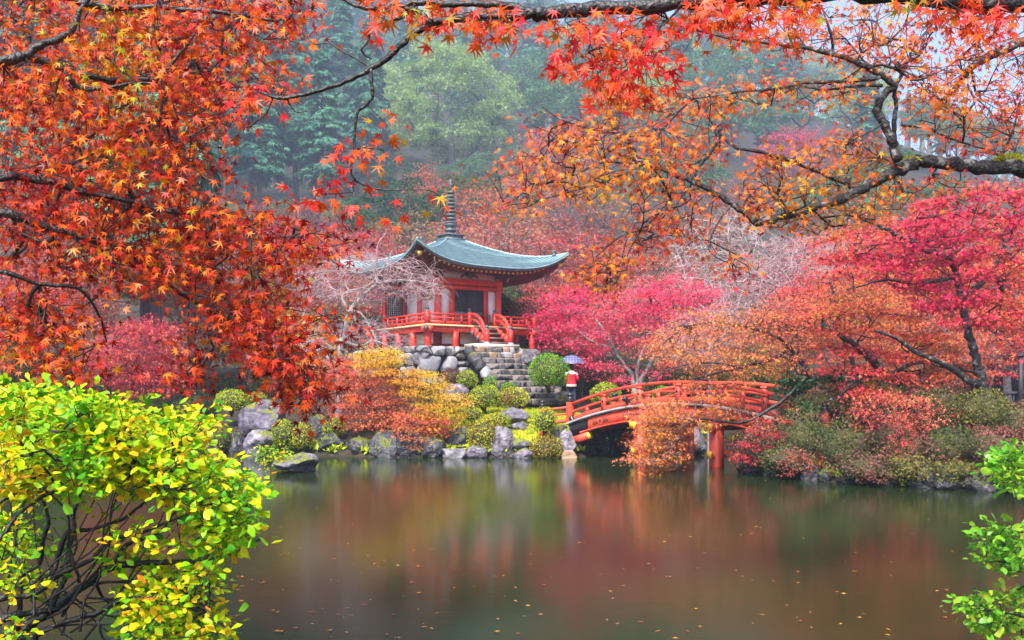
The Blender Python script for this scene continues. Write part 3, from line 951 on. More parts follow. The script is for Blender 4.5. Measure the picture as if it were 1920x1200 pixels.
# stair: treads, cheeks, curved handrails, low newels
nst = 4
for k in range(nst):
    mb = MB(); z = DECK - .03 - (k + .6) * (DECK - PLAT) / (nst + .6); pbox(mb, 0, -DH - .12 - k * .26, z, 1.02, .3, .07)
    t_ = pp('tread', mb, M['grey_wood'])
    mb = MB(); pbox(mb, 0, -DH - .03 - k * .26, z - .1, 1.0, .03, .15); put('riser', mb.mesh('riser'), t_, M['red'])
for s in (-1, 1):
    mb = MB()
    p0, p1 = pv(s * .58, -DH + .02, DECK - .16), pv(s * .58, -DH - 1.14, PLAT + .16)
    for k in range(5):
        t0 = k / 5
        mb.box(p0 + (p1 - p0) * (t0 + .1), (.1, .27, .26 + (.05 if k % 2 else 0)), MR)
    pp('stair_cheek', mb, M['red'])
    for k in range(3):
        mb = MB(); mb.box(p0 + (p1 - p0) * (.12 + .36 * k) + U * s * .07 + ZZ * -.1, (.05, .2, .2), MR); pp('metal_cap', mb, M['bronze'])
    mb = MB(); pbox(mb, s * .58, -DH - 1.16, PLAT + .39, .16, .16, .6); nw = pp('newel', mb, M['red'])
    mb = MB(); mb.lathe([(.085, 0), (.095, .02), (.06, .04), (.06, .07), (.085, .09), (.075, .13), (.03, .17), (0, .2)], pv(s * .58, -DH - 1.16, PLAT + .69), 10)
    put('finial', mb.mesh('finial', (), True), nw, M['bronze'])
    mb = MB(); pbox(mb, s * .58, -DH - 1.16, PLAT + .1, .18, .18, .17); put('metal_shoe', mb.mesh('metal_shoe'), nw, M['copper'])
    pth = smooth_path([pv(s * .6, -DH + .1, DECK + .44), pv(s * .6, -DH - .3, DECK + .42), pv(s * .6, -DH - .75, DECK + .18), pv(s * .6, -DH - 1.02, PLAT + .72), pv(s * .6, -DH - 1.12, PLAT + .35)], 4)
    mb = MB(); mb.tube(pth, .065, 8); pp('stair_handrail', mb, M['red'], smooth=True)
    mb = MB(); mb.tube(pth - ZZ * .22 + W * .03, .04, 6); pp('stair_lower_rail', mb, M['red'], smooth=True)

# roof: four curved faces with copper courses, corner sweep
ZE, RISE, LIFT = 7.22, 1.72, .80
def roof_z(m, c):
    """m: 1 at the eave, 0 at the top; c: 0 mid-face, 1 at the hip"""
    return ZE + RISE * (.62 * (1 - m) + .38 * (1 - m) ** 1.7) + LIFT * np.abs(c) ** 3.2 * m ** 3
NC, NS = 22, 28
M0 = .10
Vr, Qr = [], []
for f in range(4):
    fa = math.pi / 2 * f
    ca, sa = math.cos(fa), math.sin(fa)
    for j in range(NC):
        m0, m1 = 1 - (1 - M0) * j / NC, 1 - (1 - M0) * (j + 1) / NC
        o = len(Vr)
        for mm, dz in ((m0, .0), (m0, .055), (m1, .004)):
            for i in range(NS + 1):
                c = -1 + 2 * i / NS
                a_, b_ = c * mm * RH, -mm * RH
                z = roof_z(mm, c) + dz + (.012 * math.sin(i * 12.9 + j * 7.1) if dz == .055 else 0)
                Vr.append(pv(a_ * ca - b_ * sa, a_ * sa + b_ * ca, z))
        for l in range(2):
            for i in range(NS):
                q0 = o + l * (NS + 1) + i
                Qr.append([q0, q0 + 1, q0 + NS + 2, q0 + NS + 1])
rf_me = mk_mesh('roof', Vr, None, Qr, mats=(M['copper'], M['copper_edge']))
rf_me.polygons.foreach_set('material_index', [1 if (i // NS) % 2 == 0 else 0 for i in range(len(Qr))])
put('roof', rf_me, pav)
# eave fascia, soffit, rafters with gilded ends
def eave_strip(name, r_out, r_in, z0, z1, mat, dz_in=0.0):
    mb = MB()
    for f in range(4):
        fa = math.pi / 2 * f; ca, sa = math.cos(fa), math.sin(fa)
        V = []
        for i in range(NS + 1):
            c = -1 + 2 * i / NS
            for r_, z_ in ((r_out, z1), (r_out, z0), (r_in, z0 + dz_in), (r_in, z1 + dz_in)):
                a_, b_ = c * r_, -r_
                V.append(pv(a_ * ca - b_ * sa, a_ * sa + b_ * ca, roof_z(1, c) + z_))
        Q = []
        for i in range(NS):
            for k in range(4):
                Q.append([i * 4 + k, i * 4 + (k + 1) % 4, (i + 1) * 4 + (k + 1) % 4, (i + 1) * 4 + k])
        mb.add(V, None, Q)
    pp(name, mb, mat)
eave_strip('eave_edge', RH + .012, RH - .25, -.05, -.002, M['copper'])
eave_strip('fascia', RH - .02, RH - .3, -.14, -.052, M['bronze'])
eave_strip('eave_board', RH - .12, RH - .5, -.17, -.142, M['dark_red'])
V, Q = [], []
for f in range(4):
    fa = math.pi / 2 * f; ca, sa = math.cos(fa), math.sin(fa)
    o = len(V)
    for j in range(7):
        r_ = BH - .1 + (RH - .3 - BH + .1) * j / 6
        for i in range(NS + 1):
            c = -1 + 2 * i / NS
            k = j / 6
            z = 7.24 * (1 - k) + (ZE - .12) * k + LIFT * abs(c) ** 3.2 * k ** 1.6
            a_, b_ = c * r_, -r_
            V.append(pv(a_ * ca - b_ * sa, a_ * sa + b_ * ca, z))
    for j in range(6):
        for i in range(NS):
            q0 = o + j * (NS + 1) + i
            Q.append([q0, q0 + NS + 1, q0 + NS + 2, q0 + 1])
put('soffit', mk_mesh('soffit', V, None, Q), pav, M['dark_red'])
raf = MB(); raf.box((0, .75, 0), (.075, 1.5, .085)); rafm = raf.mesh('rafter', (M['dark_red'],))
gcm = MB().box((0, -.012, 0), (.08, .02, .09)).mesh('gilt_end', (M['gold'],))
for f in range(4):
    fa = math.pi / 2 * f; ca, sa = math.cos(fa), math.sin(fa)
    nr = 30
    for i in range(nr):
        c = (-1 + 2 * (i + .5) / nr) * .96
        r_ = RH - .26
        a_, b_ = c * r_, -r_
        zr = roof_z(1, c) - .205
        inw = np.array([-(-1) * -sa, ca, 0])            # inwards for this face
        inw3 = U * (-sa) + W * ca
        tan3 = U * ca + W * sa
        drop = (7.19 - zr) / 1.7 if abs(c) < .55 else (7.25 - zr) / 2.4
        yv = unit(inw3 + ZZ * drop)
        Mx = frame(pv(a_ * ca - b_ * sa, a_ * sa + b_ * ca, zr), tan3, yv)
        r_o = put('rafter', rafm, pav, None, Mx)
        if f != 1 and f != 2 or True:
            g = put('gilt_end', gcm, r_o)
# hip rafters with a gold nose, hip ridges, ridge knobs
for a, b in ((-1, -1), (1, -1), (1, 1), (-1, 1)):
    mb = MB()
    pts = [pv(a * k, b * k, z) for k, z in ((BH, 7.14), (2.6, 7.26), (3.2, 7.42), (3.38, 7.52))]
    mb.tube(pts, .07, 4); h = pp('hip_rafter', mb, M['dark_red'])
    mb = MB(); mb.box(pv(a * 3.40, b * 3.40, 7.53), (.15, .15, .15), MR); put('gilt_end', mb.mesh('gilt_end'), h, M['gold'])
    mb = MB()
    pts = [pv(a * m_ * RH, b * m_ * RH, float(roof_z(m_, 1)) + .03) for m_ in np.linspace(.12, 1.0, 14)]
    mb.tube(pts, [.045] * 11 + [.05, .05, .035], 6); hr = pp('hip_ridge', mb, M['copper'], smooth=True)
    k = .88
    mb = MB(); mb.lathe([(.10, 0), (.10, .05), (.05, .07), (.09, .12), (.1, .17), (.06, .22), (.02, .24), (0, .25)], pv(a * k * RH, b * k * RH, float(roof_z(k, 1)) + .05), 10)
    put('ridge_knob', mb.mesh('ridge_knob', (), True), hr, M['bronze'])
# spire: square base, bowl, nine rings, finial, chains with bells
ZT = float(roof_z(M0, 0))
mb = MB(); pbox(mb, 0, 0, ZT + .0, .98, .98, .14); pbox(mb, 0, 0, ZT + .13, .8, .8, .14); pbox(mb, 0, 0, ZT + .22, .9, .9, .05); pp('spire_base', mb, M['bronze'])
zb = ZT + .245
mb = MB(); mb.lathe([(.3, 0), (.3, .05), (.2, .06), (.19, .14), (.26, .16), (.24, .24), (.17, .30), (.2, .34), (.28, .40), (.3, .46), (.08, .47)], pv(0, 0, zb), 14); pp('spire_bowl', mb, M['bronze'], smooth=True)
mb = MB(); mb.tube([pv(0, 0, zb + .4), pv(0, 0, zb + 2.2)], [.06, .04], 8); pp('spire_shaft', mb, M['bronze'])
for k in range(9):
    r_ = .235 - .011 * k
    mb = MB(); mb.lathe([(.06, -.01), (r_, -.01), (r_ + .015, .03), (r_ + .015, .075), (r_ - .02, .09), (.06, .1)], pv(0, 0, zb + .5 + k * .165), 14); pp('spire_ring', mb, M['bronze'])
mb = MB(); mb.lathe([(.03, 0), (.1, .04), (.05, .1), (.11, .17), (.12, .23), (.07, .3), (.08, .34), (.05, .4), (0, .48)], pv(0, 0, zb + 1.98), 12); pp('spire_jewel', mb, M['bronze'], smooth=True)
for a, b in ((-1, -1), (1, -1), (1, 1), (-1, 1)):
    p0, p1 = pv(0, 0, zb + 1.9), pv(a * 2.2, b * 2.2, float(roof_z(.6, 1)) + .12)
    pts = [p0 + (p1 - p0) * t - ZZ * .28 * math.sin(math.pi * t) for t in np.linspace(0, 1, 9)]
    mb = MB(); mb.tube(pts, .012, 4); ch = pp('chain', mb, M['bronze'])
    for t in (.4, .75):
        q_ = p0 + (p1 - p0) * t - ZZ * (.28 * math.sin(math.pi * t) + .14)
        mb = MB(); mb.lathe([(.0, .13), (.025, .12), (.035, .05), (.05, 0), (0, .01)], q_, 8); put('bell', mb.mesh('bell'), ch, M['bronze'])
# on the veranda by the door: offertory box, low barrier
ob = thing('offering_box', 'grey wooden offering box standing on the veranda before the lattice doors', 'box', pv(-.12, -2.1, DECK))
mb = MB(); pbox(mb, -.12, -2.1, DECK + .17, .6, .34, .3); put('body', mb.mesh('body'), ob, M['grey_wood'])
mb = MB()
for k in range(7): pbox(mb, -.12, -2.24 + k * .045, DECK + .335, .6, .02, .03)
pbox(mb, -.12, -2.1, DECK + .005 + .01, .64, .38, .03); put('slats', mb.mesh('slats'), ob, M['grey_wood'])
bar = thing('barrier', 'thin dark wooden barrier on the veranda beside the offering box', 'barrier', pv(.7, -1.95, DECK))
for a in (-.6, .78): mb = MB(); pbox(mb, a, -1.9, DECK + .28, .09, .06, .54); put('upright', mb.mesh('upright'), bar, M['grey_wood'])
mb = MB(); mb.tube([pv(-.6, -1.9, DECK + .5), pv(.78, -1.9, DECK + .5)], .018, 6); put('bar', mb.mesh('bar'), bar, M['grey_wood'])

# ------------------------------------------------------------------ stone terrace under the pavilion
ter = thing('stone_terrace', 'rough stone retaining wall carrying the red pavilion, pale boulders at its left corner', 'stone wall', pv(0, -3.3, 2.2))
TH_, TB = 3.35, -3.55                        # half width, front line
mb = MB(); pbox(mb, -.0, (TB + 3.2) / 2 + .12, PLAT - 1.0, 2 * TH_ - .2, 3.2 - TB - .24, 1.96)
put('core', mb.mesh('core'), ter, M['mortar'])
mb = MB(); pbox(mb, 0, (TB + 3.2) / 2 + .35, PLAT - .012, 2 * TH_ - .7, 3.2 - TB - .8, .05); put('paving', mb.mesh('paving'), ter, M['concrete'])
def stones(a0, a1, z0, z1, place, hmean, mats, seed):
    r = np.random.default_rng(seed)
    z = z0
    while z < z1 - .08:
        h = min(z1 - z, hmean * r.uniform(.75, 1.35))
        if z1 - (z + h) < .12: h = z1 - z
        a = a0 + r.uniform(-.12, 0)
        while a < a1 - .05:
            w = h * r.uniform(.95, 1.9)
            w = min(w, a1 - a + .05)
            c, ax = place(a + w / 2, z + h / 2)
            SEED[0] += 1
            me = rock_mesh((0, 0, 0), (w / 2 * .985, .2, h / 2 * .985), SEED[0], 7, .05, ICO3, blocky=.35, yaw=0, ridge=.03)
            put('stone', me, ter, mats[int(r.integers(len(mats)))], frame(c + ax[1] * r.uniform(-.03, .05), ax[0], ax[1]))
            a += w
        z += h
front = lambda a, z: (pv(a, TB + .08, z), (U, W))
left = lambda b, z: (pv(-TH_ + .08, b, z), (W, -U))
SP, SD = M['stone_pale'], M['stone_dark']
stones(-TH_, -1.75, 2.3, PLAT + .0, front, .62, [SP], 3)
stones(-1.75, -1.2, 2.0, PLAT - .02, front, .25, [SD, SD, SP], 4)
stones(.7, TH_, 2.0, PLAT - .02, front, .34, [SD, SP, SD], 5)
stones(TB, 2.6, 2.6, PLAT, left, .5, [SP, SP, SP, SD], 6)
# slab at the stair foot and stair of ten stone steps
mb = MB(); pbox(mb, -.25, -3.72, PLAT + .02, 2.05, .95, .16); put('landing_slab', mb.mesh('landing_slab'), ter, M['concrete'])
stair = thing('stone_stairs', 'flight of worn dark stone steps climbing to the pavilion terrace', 'stairs', pv(0, -6.5, 1.6))
NSTEP = 10
rz, rn = (PLAT - .02 - 1.62) / NSTEP, .335
r = np.random.default_rng(8)
for k in range(NSTEP):
    zt = PLAT - .03 - k * rz
    b_ = TB - .55 - k * rn
    wd = .96 + .02 * k + (.12 if k > 7 else 0)
    a = -wd
    while a < wd - .02:
        w = min(r.uniform(.26, .62), wd - a)
        if wd - (a + w) < .2: w = wd - a
        SEED[0] += 1
        me = rock_mesh((0, 0, 0), (w / 2 * .995, .3, rz * .56), SEED[0], 1, .02, ICO3, blocky=1.7, yaw=0, ridge=.01)
        mt_ = M['stone_step'] if (k > 1 or r.random() < .6) else (M['stone_tan'] if r.random() < .6 else M['stone_pale'])
        put('step_stone', me, stair, mt_, frame(pv(a - .3 + w / 2, b_ + .12 + r.uniform(-.015, .015), zt - rz * .5 + r.uniform(-.01, .01)), U, W))
        a += w
mb = MB()
for k in range(NSTEP): pbox(mb, -.3, TB - .3 - k * rn, PLAT - .16 - k * rz - .5, 1.9 + .04 * k, .36, 1.0)
put('stair_core', mb.mesh('stair_core'), stair, M['mortar'])
for s in (-1, 1):
    for k in range(8):
        SEED[0] += 1
        c = pv(-.3 + s * (1.13 + .02 * k + RNG.uniform(-.04, .04)), TB - .35 - k * .42, PLAT - .22 - k * rz * 1.25)
        put('edge_stone', rock_mesh((0, 0, 0), (.22, .3, .26), SEED[0], 8, .07, ICO3, ridge=.04), stair, [SD, SD, M['stone_wet'], SP][k % 4] if s < 0 else [SP, SD, M['stone_step'], SD][k % 4], frame(c, U, W))

# ------------------------------------------------------------------ the arched bridge
BA = np.array([4.765, 28.73, 0.0])
BD = np.array([.643, -.766, 0.0]); BN = np.array([.766, .643, 0.0])
BW, TE = 2.15, 4.54
def bz(t): return 1.74 - .69 * (t / TE) ** 2
def bp_(t, s, z): return BA + BD * t + BN * s + ZZ * z
def slope(t): return -2 * .69 * t / TE ** 2
bridge = thing('arched_bridge', 'orange red arched wooden bridge with black capped posts over the pond channel', 'bridge', bp_(0, BW / 2, 0))
def bpart(name, mb, mat, parent=bridge, **k): return put(name, mb.mesh(name, (), k.pop('smooth', False)), parent, mat, **k)
def arc_bar(t0, t1, s, dz, w, h, n=28):
    """a bar that follows the arch"""
    V, Q = [], []
    for i in range(n + 1):
        t = t0 + (t1 - t0) * i / n
        z = bz(t) + dz
        for ds, dh in ((-w / 2, -h / 2), (w / 2, -h / 2), (w / 2, h / 2), (-w / 2, h / 2)):
            V.append(bp_(t, s + ds, z + dh))
    for i in range(n):
        for k in range(4):
            Q.append([i * 4 + k, i * 4 + (k + 1) % 4, (i + 1) * 4 + (k + 1) % 4, (i + 1) * 4 + k])
    Q += [[0, 1, 2, 3], [n * 4 + 3, n * 4 + 2, n * 4 + 1, n * 4]]
    return V, None, Q
MBR = np.eye(4); MBR[:3, 0], MBR[:3, 1] = BD, BN
def tilt(t):
    x = unit(BD + ZZ * slope(t)); Mx = np.eye(4); Mx[:3, 0] = x; Mx[:3, 1] = BN; Mx[:3, 2] = np.cross(x, BN); return Mx
for sgn, s in ((-1, 0.0), (1, BW)):
    g = bpart('girder', MB().add(*arc_bar(-TE + .1, TE - .1, s + sgn * -.0, -.25, .16, .34)), M['red_bridge'])
    for e in (-1, 1):
        bp2 = MB().add(*arc_bar(e * (TE - .08), e * (TE - .95), s, -.25, .185, .36, 6)); bpart('metal_sleeve', bp2, M['black'], g)
    bpart('lower_trim', MB().add(*arc_bar(-TE + .6, TE - .6, s, -.425, .2, .05)), M['red_bridge'], g)
    # incised marks: three bars, a flower, three bars
    if s == 0.0:
        for tc in (-3.05, -1.75, 1.75, 3.05):
            mb = MB(); Mx = tilt(tc)[:3, :3]
            for q_ in (-1, 1):
                for k in range(3):
                    u0 = q_ * (.13 + k * .085)
                    for du in (-.022, .022): mb.box(bp_(tc + u0 + du, -.083, bz(tc + u0) - .23), (.020, .010, .16), Mx)
                    mb.box(bp_(tc + u0, -.083, bz(tc + u0) - .305), (.064, .010, .02), Mx)
            for k in range(6):
                a_ = k * math.pi / 3
                mb.box(bp_(tc + .035 * math.cos(a_), -.083, bz(tc) - .235 + .035 * math.sin(a_)), (.034, .010, .034), Mx)
            bpart('carved_emblem', mb, M['black'], g)
    bpart('kerb_board', MB().add(*arc_bar(-TE + .0, TE, s - sgn * -.06, .0, .2, .07)), M['stone_pale'])
    sr = s - sgn * -.0 + (.05 if sgn < 0 else -.05)
    bpart('foot_rail', MB().add(*arc_bar(-TE + .1, TE - .1, sr, .115, .11, .15)), M['red_bridge'])
    bpart('middle_rail', MB().add(*arc_bar(-TE + .1, TE - .1, sr, .36, .07, .075)), M['red_bridge'])
    pts = np.array([bp_(t, sr, bz(t) + .62) for t in np.linspace(-TE + .08, TE - .08, 29)])
    mb = MB(); mb.tube(pts, .052, 10); bpart('handrail', mb, M['red_bridge'], smooth=True)
    for t in (-3.0, -1.5, 0.0, 1.5, 3.0):
        mb = MB(); mb.box(bp_(t, sr, bz(t) + .3), (.15, .13, .56), MBR); mb.box(bp_(t, sr, bz(t) + .545), (.2, .16, .06), MBR)
        p_ = bpart('rail_post', mb, M['red_bridge'])
        for dz in (.36, .12):
            mb = MB(); mb.box(bp_(t, sr + sgn * .068, bz(t) + dz), (.065, .012, .065), MBR @ np.array(Matrix.Rotation(R(45), 4, 'Y'))); bpart('metal_stud', mb, M['black'], p_)
    for t in (-3.75, -2.25, -.75, .75, 2.25, 3.75):
        mb = MB(); mb.box(bp_(t, sr, bz(t) + .25), (.12, .09, .2), MBR); bpart('rail_strut', mb, M['red_bridge'])
    for e in (-1, 1):
        zb_ = bz(TE)
        mb = MB(); mb.lathe([(.13, 0), (.13, .72)], bp_(e * TE, sr, zb_ + .0), 16); mb.add(*[x for x in (np.array([bp_(e * TE, sr, zb_ + .72)]), None, None)])
        p_ = bpart('end_post', mb, M['red_bridge'], smooth=False)
        mb = MB(); mb.lathe([(.0, -.005), (.135, -.003), (.14, .05), (.12, .1), (.13, .12), (.085, .15), (.085, .18), (.12, .2), (.12, .25), (.06, .29), (.0, .32)], bp_(e * TE, sr, zb_ + .72), 16)
        bpart('giboshi_cap', mb, M['black'], p_, smooth=False)
        # splayed wing rail running off the end
        o0, o1 = bp_(e * TE, sr, zb_), bp_(e * (TE + .55), sr, zb_) + BN * sgn * .62 + BD * e * .1
        o1[2] = zb_ - .1
        d_ = unit(o1 - o0)
        for dz, h in ((.55, .07), (.34, .06), (.12, .12)):
            mb = MB(); mb.tube([o0 + ZZ * dz, o1 + ZZ * dz], h * .6, 6); bpart('wing_rail', mb, M['red_bridge'])
        mb = MB(); mb.lathe([(.1, -.35), (.1, .6)], o1, 12); wp = bpart('wing_post', mb, M['red_bridge'])
        mb = MB(); mb.lathe([(0, -.005), (.105, -.002), (.11, .05), (.09, .1), (.1, .12), (.065, .15), (.065, .17), (.09, .19), (.09, .23), (.045, .27), (0, .29)], o1 + ZZ * .6, 12)
        bpart('giboshi_cap', mb, M['black'], wp)
        # lower arm from the abutment with a yellow nose
        mb = MB(); Mx = tilt(e * (TE - .5))
        c0 = bp_(e * (TE - .45), s, bz(TE - .45) - .60)
        mb.box(c0, (1.0, .2, .22), Mx[:3, :3]); ar = bpart('support_arm', mb, M['red_bridge'])
        mb = MB(); mb.box(c0 - Mx[:3, 0] * e * .52, (.05, .21, .2), Mx[:3, :3]); bpart('yellow_end', mb, M['yellow'], ar)
# deck planks across
for k in range(44):
    t = -TE + .1 + (k + .5) * (2 * TE - .2) / 44
    mb = MB(); mb.box(bp_(t, BW / 2, bz(t) - .06), ((2 * TE - .2) / 44 * .95, BW - .16, .05), tilt(t)[:3, :3])
    bpart('plank', mb, M['grey_wood'])
bpart('underbeam', MB().add(*arc_bar(-TE + .2, TE - .2, BW / 2, -.25, .16, .3)), M['red_bridge'])
# piers
for t in (-1.42, 1.42):
    z0 = bz(t) - .62
    mb = MB(); mb.box(bp_(t, BW / 2, z0 + .05), (.24, BW + .62, .2), MBR); cb = bpart('cross_beam', mb, M['red_bridge'])
    for s in (-.34, BW + .34):
        mb = MB(); mb.box(bp_(t, s, z0 + .05), (.245, .06, .205), MBR); bpart('yellow_end', mb, M['yellow'], cb)
    for s in (0.0, BW):
        mb = MB(); mb.lathe([(.15, -.9), (.15, z0 - .05)], bp_(t, s, 0), 4) if False else mb.box(bp_(t, s, (z0 - .05 - .9) / 2), (.29, .29, z0 - .05 + .9), MBR)
        c_ = bpart('pier_post', mb, M['red_bridge'])
        mb = MB(); mb.box(bp_(t, s, z0 + .24), (.95, .2, .16), MBR); mb.box(bp_(t, s, z0 + .16), (.6, .22, .1), MBR); bpart('bracket_arm', mb, M['red_bridge'], c_)
        for e in (-1, 1):
            mb = MB(); mb.box(bp_(t + e * .485, s, z0 + .24), (.03, .205, .165), MBR); mb.box(bp_(t + e * .36, s, z0 + .135), (.16, .2, .08), MBR); bpart('yellow_end', mb, M['yellow'], c_)
    mb = MB(); mb.box(bp_(t, BW / 2, .34), (.15, BW + .56, .2), MBR); tb = bpart('tie_beam', mb, M['red_bridge'])
    for s in (-.31, BW + .31):
        mb = MB(); mb.box(bp_(t, s, .34), (.155, .07, .205), MBR); bpart('yellow_end', mb, M['yellow'], tb)
# rock abutments under both ends
for e, nm in ((-1, 'dark stacked stone abutment under the island end of the bridge'), (1, 'dark stone abutment under the bank end of the bridge')):
    ab = thing('abutment', nm, 'abutment', bp_(e * (TE + .3), BW / 2, 0))
    for k in range(14):
        SEED[0] += 1
        c = bp_(e * (TE - .15 + .3 * (k % 2)), -.25 + (k % 7) * .45, .22 + .5 * (k // 7))
        put('stone', rock_mesh((0, 0, 0), (.34, .3, .32), SEED[0], 8, .06, ICO3), ab, M['stone_wet'], frame(c, BN, -BD * e))

# ------------------------------------------------------------------ floodlights
def floodlight(c, aim, label, h=.2):
    t_ = thing('floodlight', label, 'lamp', c)
    aim = unit(np.asarray(aim, float)); c = np.asarray(c, float)
    hd = c + ZZ * h
    mb = MB(); mb.tube([hd - aim * .12, hd - aim * .03, hd + aim * .10, hd + aim * .14], [.04, .075, .09, .1], 12); b_ = put('housing', mb.mesh('housing', (), True), t_, M['black'])
    mb = MB(); mb.tube([hd + aim * .135, hd + aim * .145], [.085, .085], 12); put('lens', mb.mesh('lens'), b_, M['dark_wood'])
    mb = MB(); mb.tube([c, c + ZZ * h * .6, hd - aim * .02], .016, 6); mb.box(c + ZZ * .01, (.14, .14, .025)); put('bracket', mb.mesh('bracket'), t_, M['black'])
floodlight(bp_(-1.86, -.12, bz(1.86) + .03), (-.8, -.2, .7), 'black floodlight clamped to the kerb of the orange bridge', .16)
q_ = P(884, 768, 34.0); floodlight(q_, (.6, .3, .6), 'black floodlight standing among the green azaleas below the steps', .1)
q_ = P(1074, 793, 32.0); floodlight(q_, (-.3, .5, .6), 'small black floodlight beside the island end of the bridge', .08)

# ------------------------------------------------------------------ the visitor under an umbrella
def person_at(base):
    b = np.asarray(base, float)
    t_ = thing('person', 'person in a red and white jacket walking under a checked umbrella', 'person', b)
    J = {'pel': (0, 0, .90), 'sp': (0, .01, 1.08), 'ch': (0, .02, 1.27), 'nk': (0, .02, 1.40), 'hd': (0, .03, 1.50), 'tp': (0, .03, 1.60),
         'lh': (-.09, 0, .86), 'lk': (-.10, .06, .48), 'la': (-.10, -.04, .09), 'lt': (-.10, .09, .03),
         'rh': (.09, 0, .86), 'rk': (.10, -.02, .48), 'ra': (.10, -.14, .11), 'rt': (.10, -.03, .03),
         'ls': (-.17, .02, 1.33), 'le': (-.22, .06, 1.08), 'lw': (-.20, .22, 1.02),
         'rs': (.17, .02, 1.33), 're': (.24, .0, 1.07), 'rw': (.15, .2, 1.16)}
    rad = {'pel': .135, 'sp': .115, 'ch': .135, 'nk': .052, 'hd': .085, 'tp': .07, 'lh': .085, 'lk': .058, 'la': .04, 'lt': .035, 'rh': .085, 'rk': .058, 'ra': .04, 'rt': .035,
           'ls': .06, 'le': .043, 'lw': .03, 'rs': .06, 're': .043, 'rw': .03}
    E_ = [('pel', 'sp'), ('sp', 'ch'), ('ch', 'nk'), ('nk', 'hd'), ('hd', 'tp'), ('pel', 'lh'), ('lh', 'lk'), ('lk', 'la'), ('la', 'lt'), ('pel', 'rh'), ('rh', 'rk'), ('rk', 'ra'), ('ra', 'rt'),
          ('ch', 'ls'), ('ls', 'le'), ('le', 'lw'), ('ch', 'rs'), ('rs', 're'), ('re', 'rw')]
    def skin(name, keys, edges, scale, mat, parent, extra=None, root='pel'):
        me = bpy.data.meshes.new(name)
        ks = list(keys)
        pts = [tuple(b + np.array(J[k])) for k in ks]; rr = [rad[k] * scale.get(k, scale['_']) for k in ks]
        ed = [(ks.index(x), ks.index(y)) for x, y in edges if x in ks and y in ks]
        for (pt, r_, link) in (extra or []):
            pts.append(tuple(b + np.array(pt))); rr.append(r_); ed.append((link if isinstance(link, int) and link >= 0 else (ks.index(link) if isinstance(link, str) else len(pts) - 2), len(pts) - 1))
        me.from_pydata(pts, ed, [])
        o = put(name, me, parent, None)
        me.materials.append(mat)
        md = o.modifiers.new('skin', 'SKIN'); md.use_smooth_shade = True
        for i, v in enumerate(me.skin_vertices[0].data): v.radius = (rr[i], rr[i] * .85); v.use_root = ks[i] == root if i < len(ks) else False
        ss = o.modifiers.new('smooth', 'SUBSURF'); ss.levels = 1; ss.render_levels = 1
        return o
    skin_m = pmat('skin', [(.5, .3, .22), (.58, .36, .27)], 6, .55)
    fingers = []
    body = skin('body', J.keys(), E_, {'_': 1.0}, skin_m, t_)
    # hands: palm and five bent fingers each
    for k, s in (('lw', -1), ('rw', 1)):
        mb = MB(); w_ = b + np.array(J[k])
        mb.tube([w_, w_ + np.array([0, .03, .01]), w_ + np.array([0, .075, .02])], [.026, .04, .034], 8)
        for f, (dx, ln) in enumerate(((-.028, .055), (-.010, .065), (.010, .06), (.027, .048))):
            p0 = w_ + np.array([dx, .07, .02])
            mb.tube([p0, p0 + np.array([dx * .2, ln * .5, .008]), p0 + np.array([dx * .1, ln * .7, -.02]), p0 + np.array([0, ln * .45, -.04])], [.0095, .0085, .008, .006], 6)
        p0 = w_ + np.array([-s * .03, .03, .01]); mb.tube([p0, p0 + np.array([-s * .025, .03, .01]), p0 + np.array([-s * .02, .055, .0])], [.011, .010, .008], 6)
        put('hand', mb.mesh('hand', (), True), body, skin_m)
    red_c = pmat('red_cloth', [(.52, .006, .02), (.66, .012, .035)], 9, .7, .3); white_c = pmat('white_cloth', [(.7, .66, .72), (.8, .77, .8)], 8, .8); navy = pmat('navy_cloth', [(.01, .014, .04), (.02, .026, .06)], 8, .8); cream = pmat('pale_pink_cloth', [(.55, .34, .3), (.66, .45, .4)], 8, .8)
    mb = MB(); mb.lathe([(.19, .86), (.185, .95), (.165, 1.06), (.175, 1.2), (.185, 1.3), (.12, 1.39), (.07, 1.42)], b, 18); jk = put('jacket', mb.mesh('jacket', (), True), t_, red_c)
    mb = MB(); mb.lathe([(.197, .79), (.202, .80), (.198, .88), (.188, .885)], b, 18); put('hem_band', mb.mesh('hem_band', (), True), jk, cream)
    mb = MB(); mb.lathe([(.186, 1.27), (.194, 1.30), (.15, 1.37), (.10, 1.41)], b + np.array([0, -.004, 0]), 18); put('white_yoke', mb.mesh('white_yoke', (), True), jk, white_c)
    for s, (x, y, z) in ((-1, ('ls', 'le', 'lw')), (1, ('rs', 're', 'rw'))):
        p0, p1, p2 = (b + np.array(J[k]) for k in (x, y, z))
        mb = MB(); mb.tube(smooth_path([p0, (p0 + p1) / 2, p1, p1 + (p2 - p1) * .8], 3), np.linspace(.085, .05, 10), 10); sl = put('sleeve', mb.mesh('sleeve', (), True), jk, red_c)
        mb = MB(); mb.tube([p0 + np.array([-s * .02, 0, .01]), p0 + (p1 - p0) * .45], [.092, .085], 10); put('white_band', mb.mesh('white_band', (), True), sl, white_c)
    mb = MB(); mb.lathe([(.075, 1.39), (.08, 1.44), (.066, 1.46)], b + np.array([0, .015, 0]), 14); put('collar', mb.mesh('collar', (), True), jk, red_c)
    tr = None
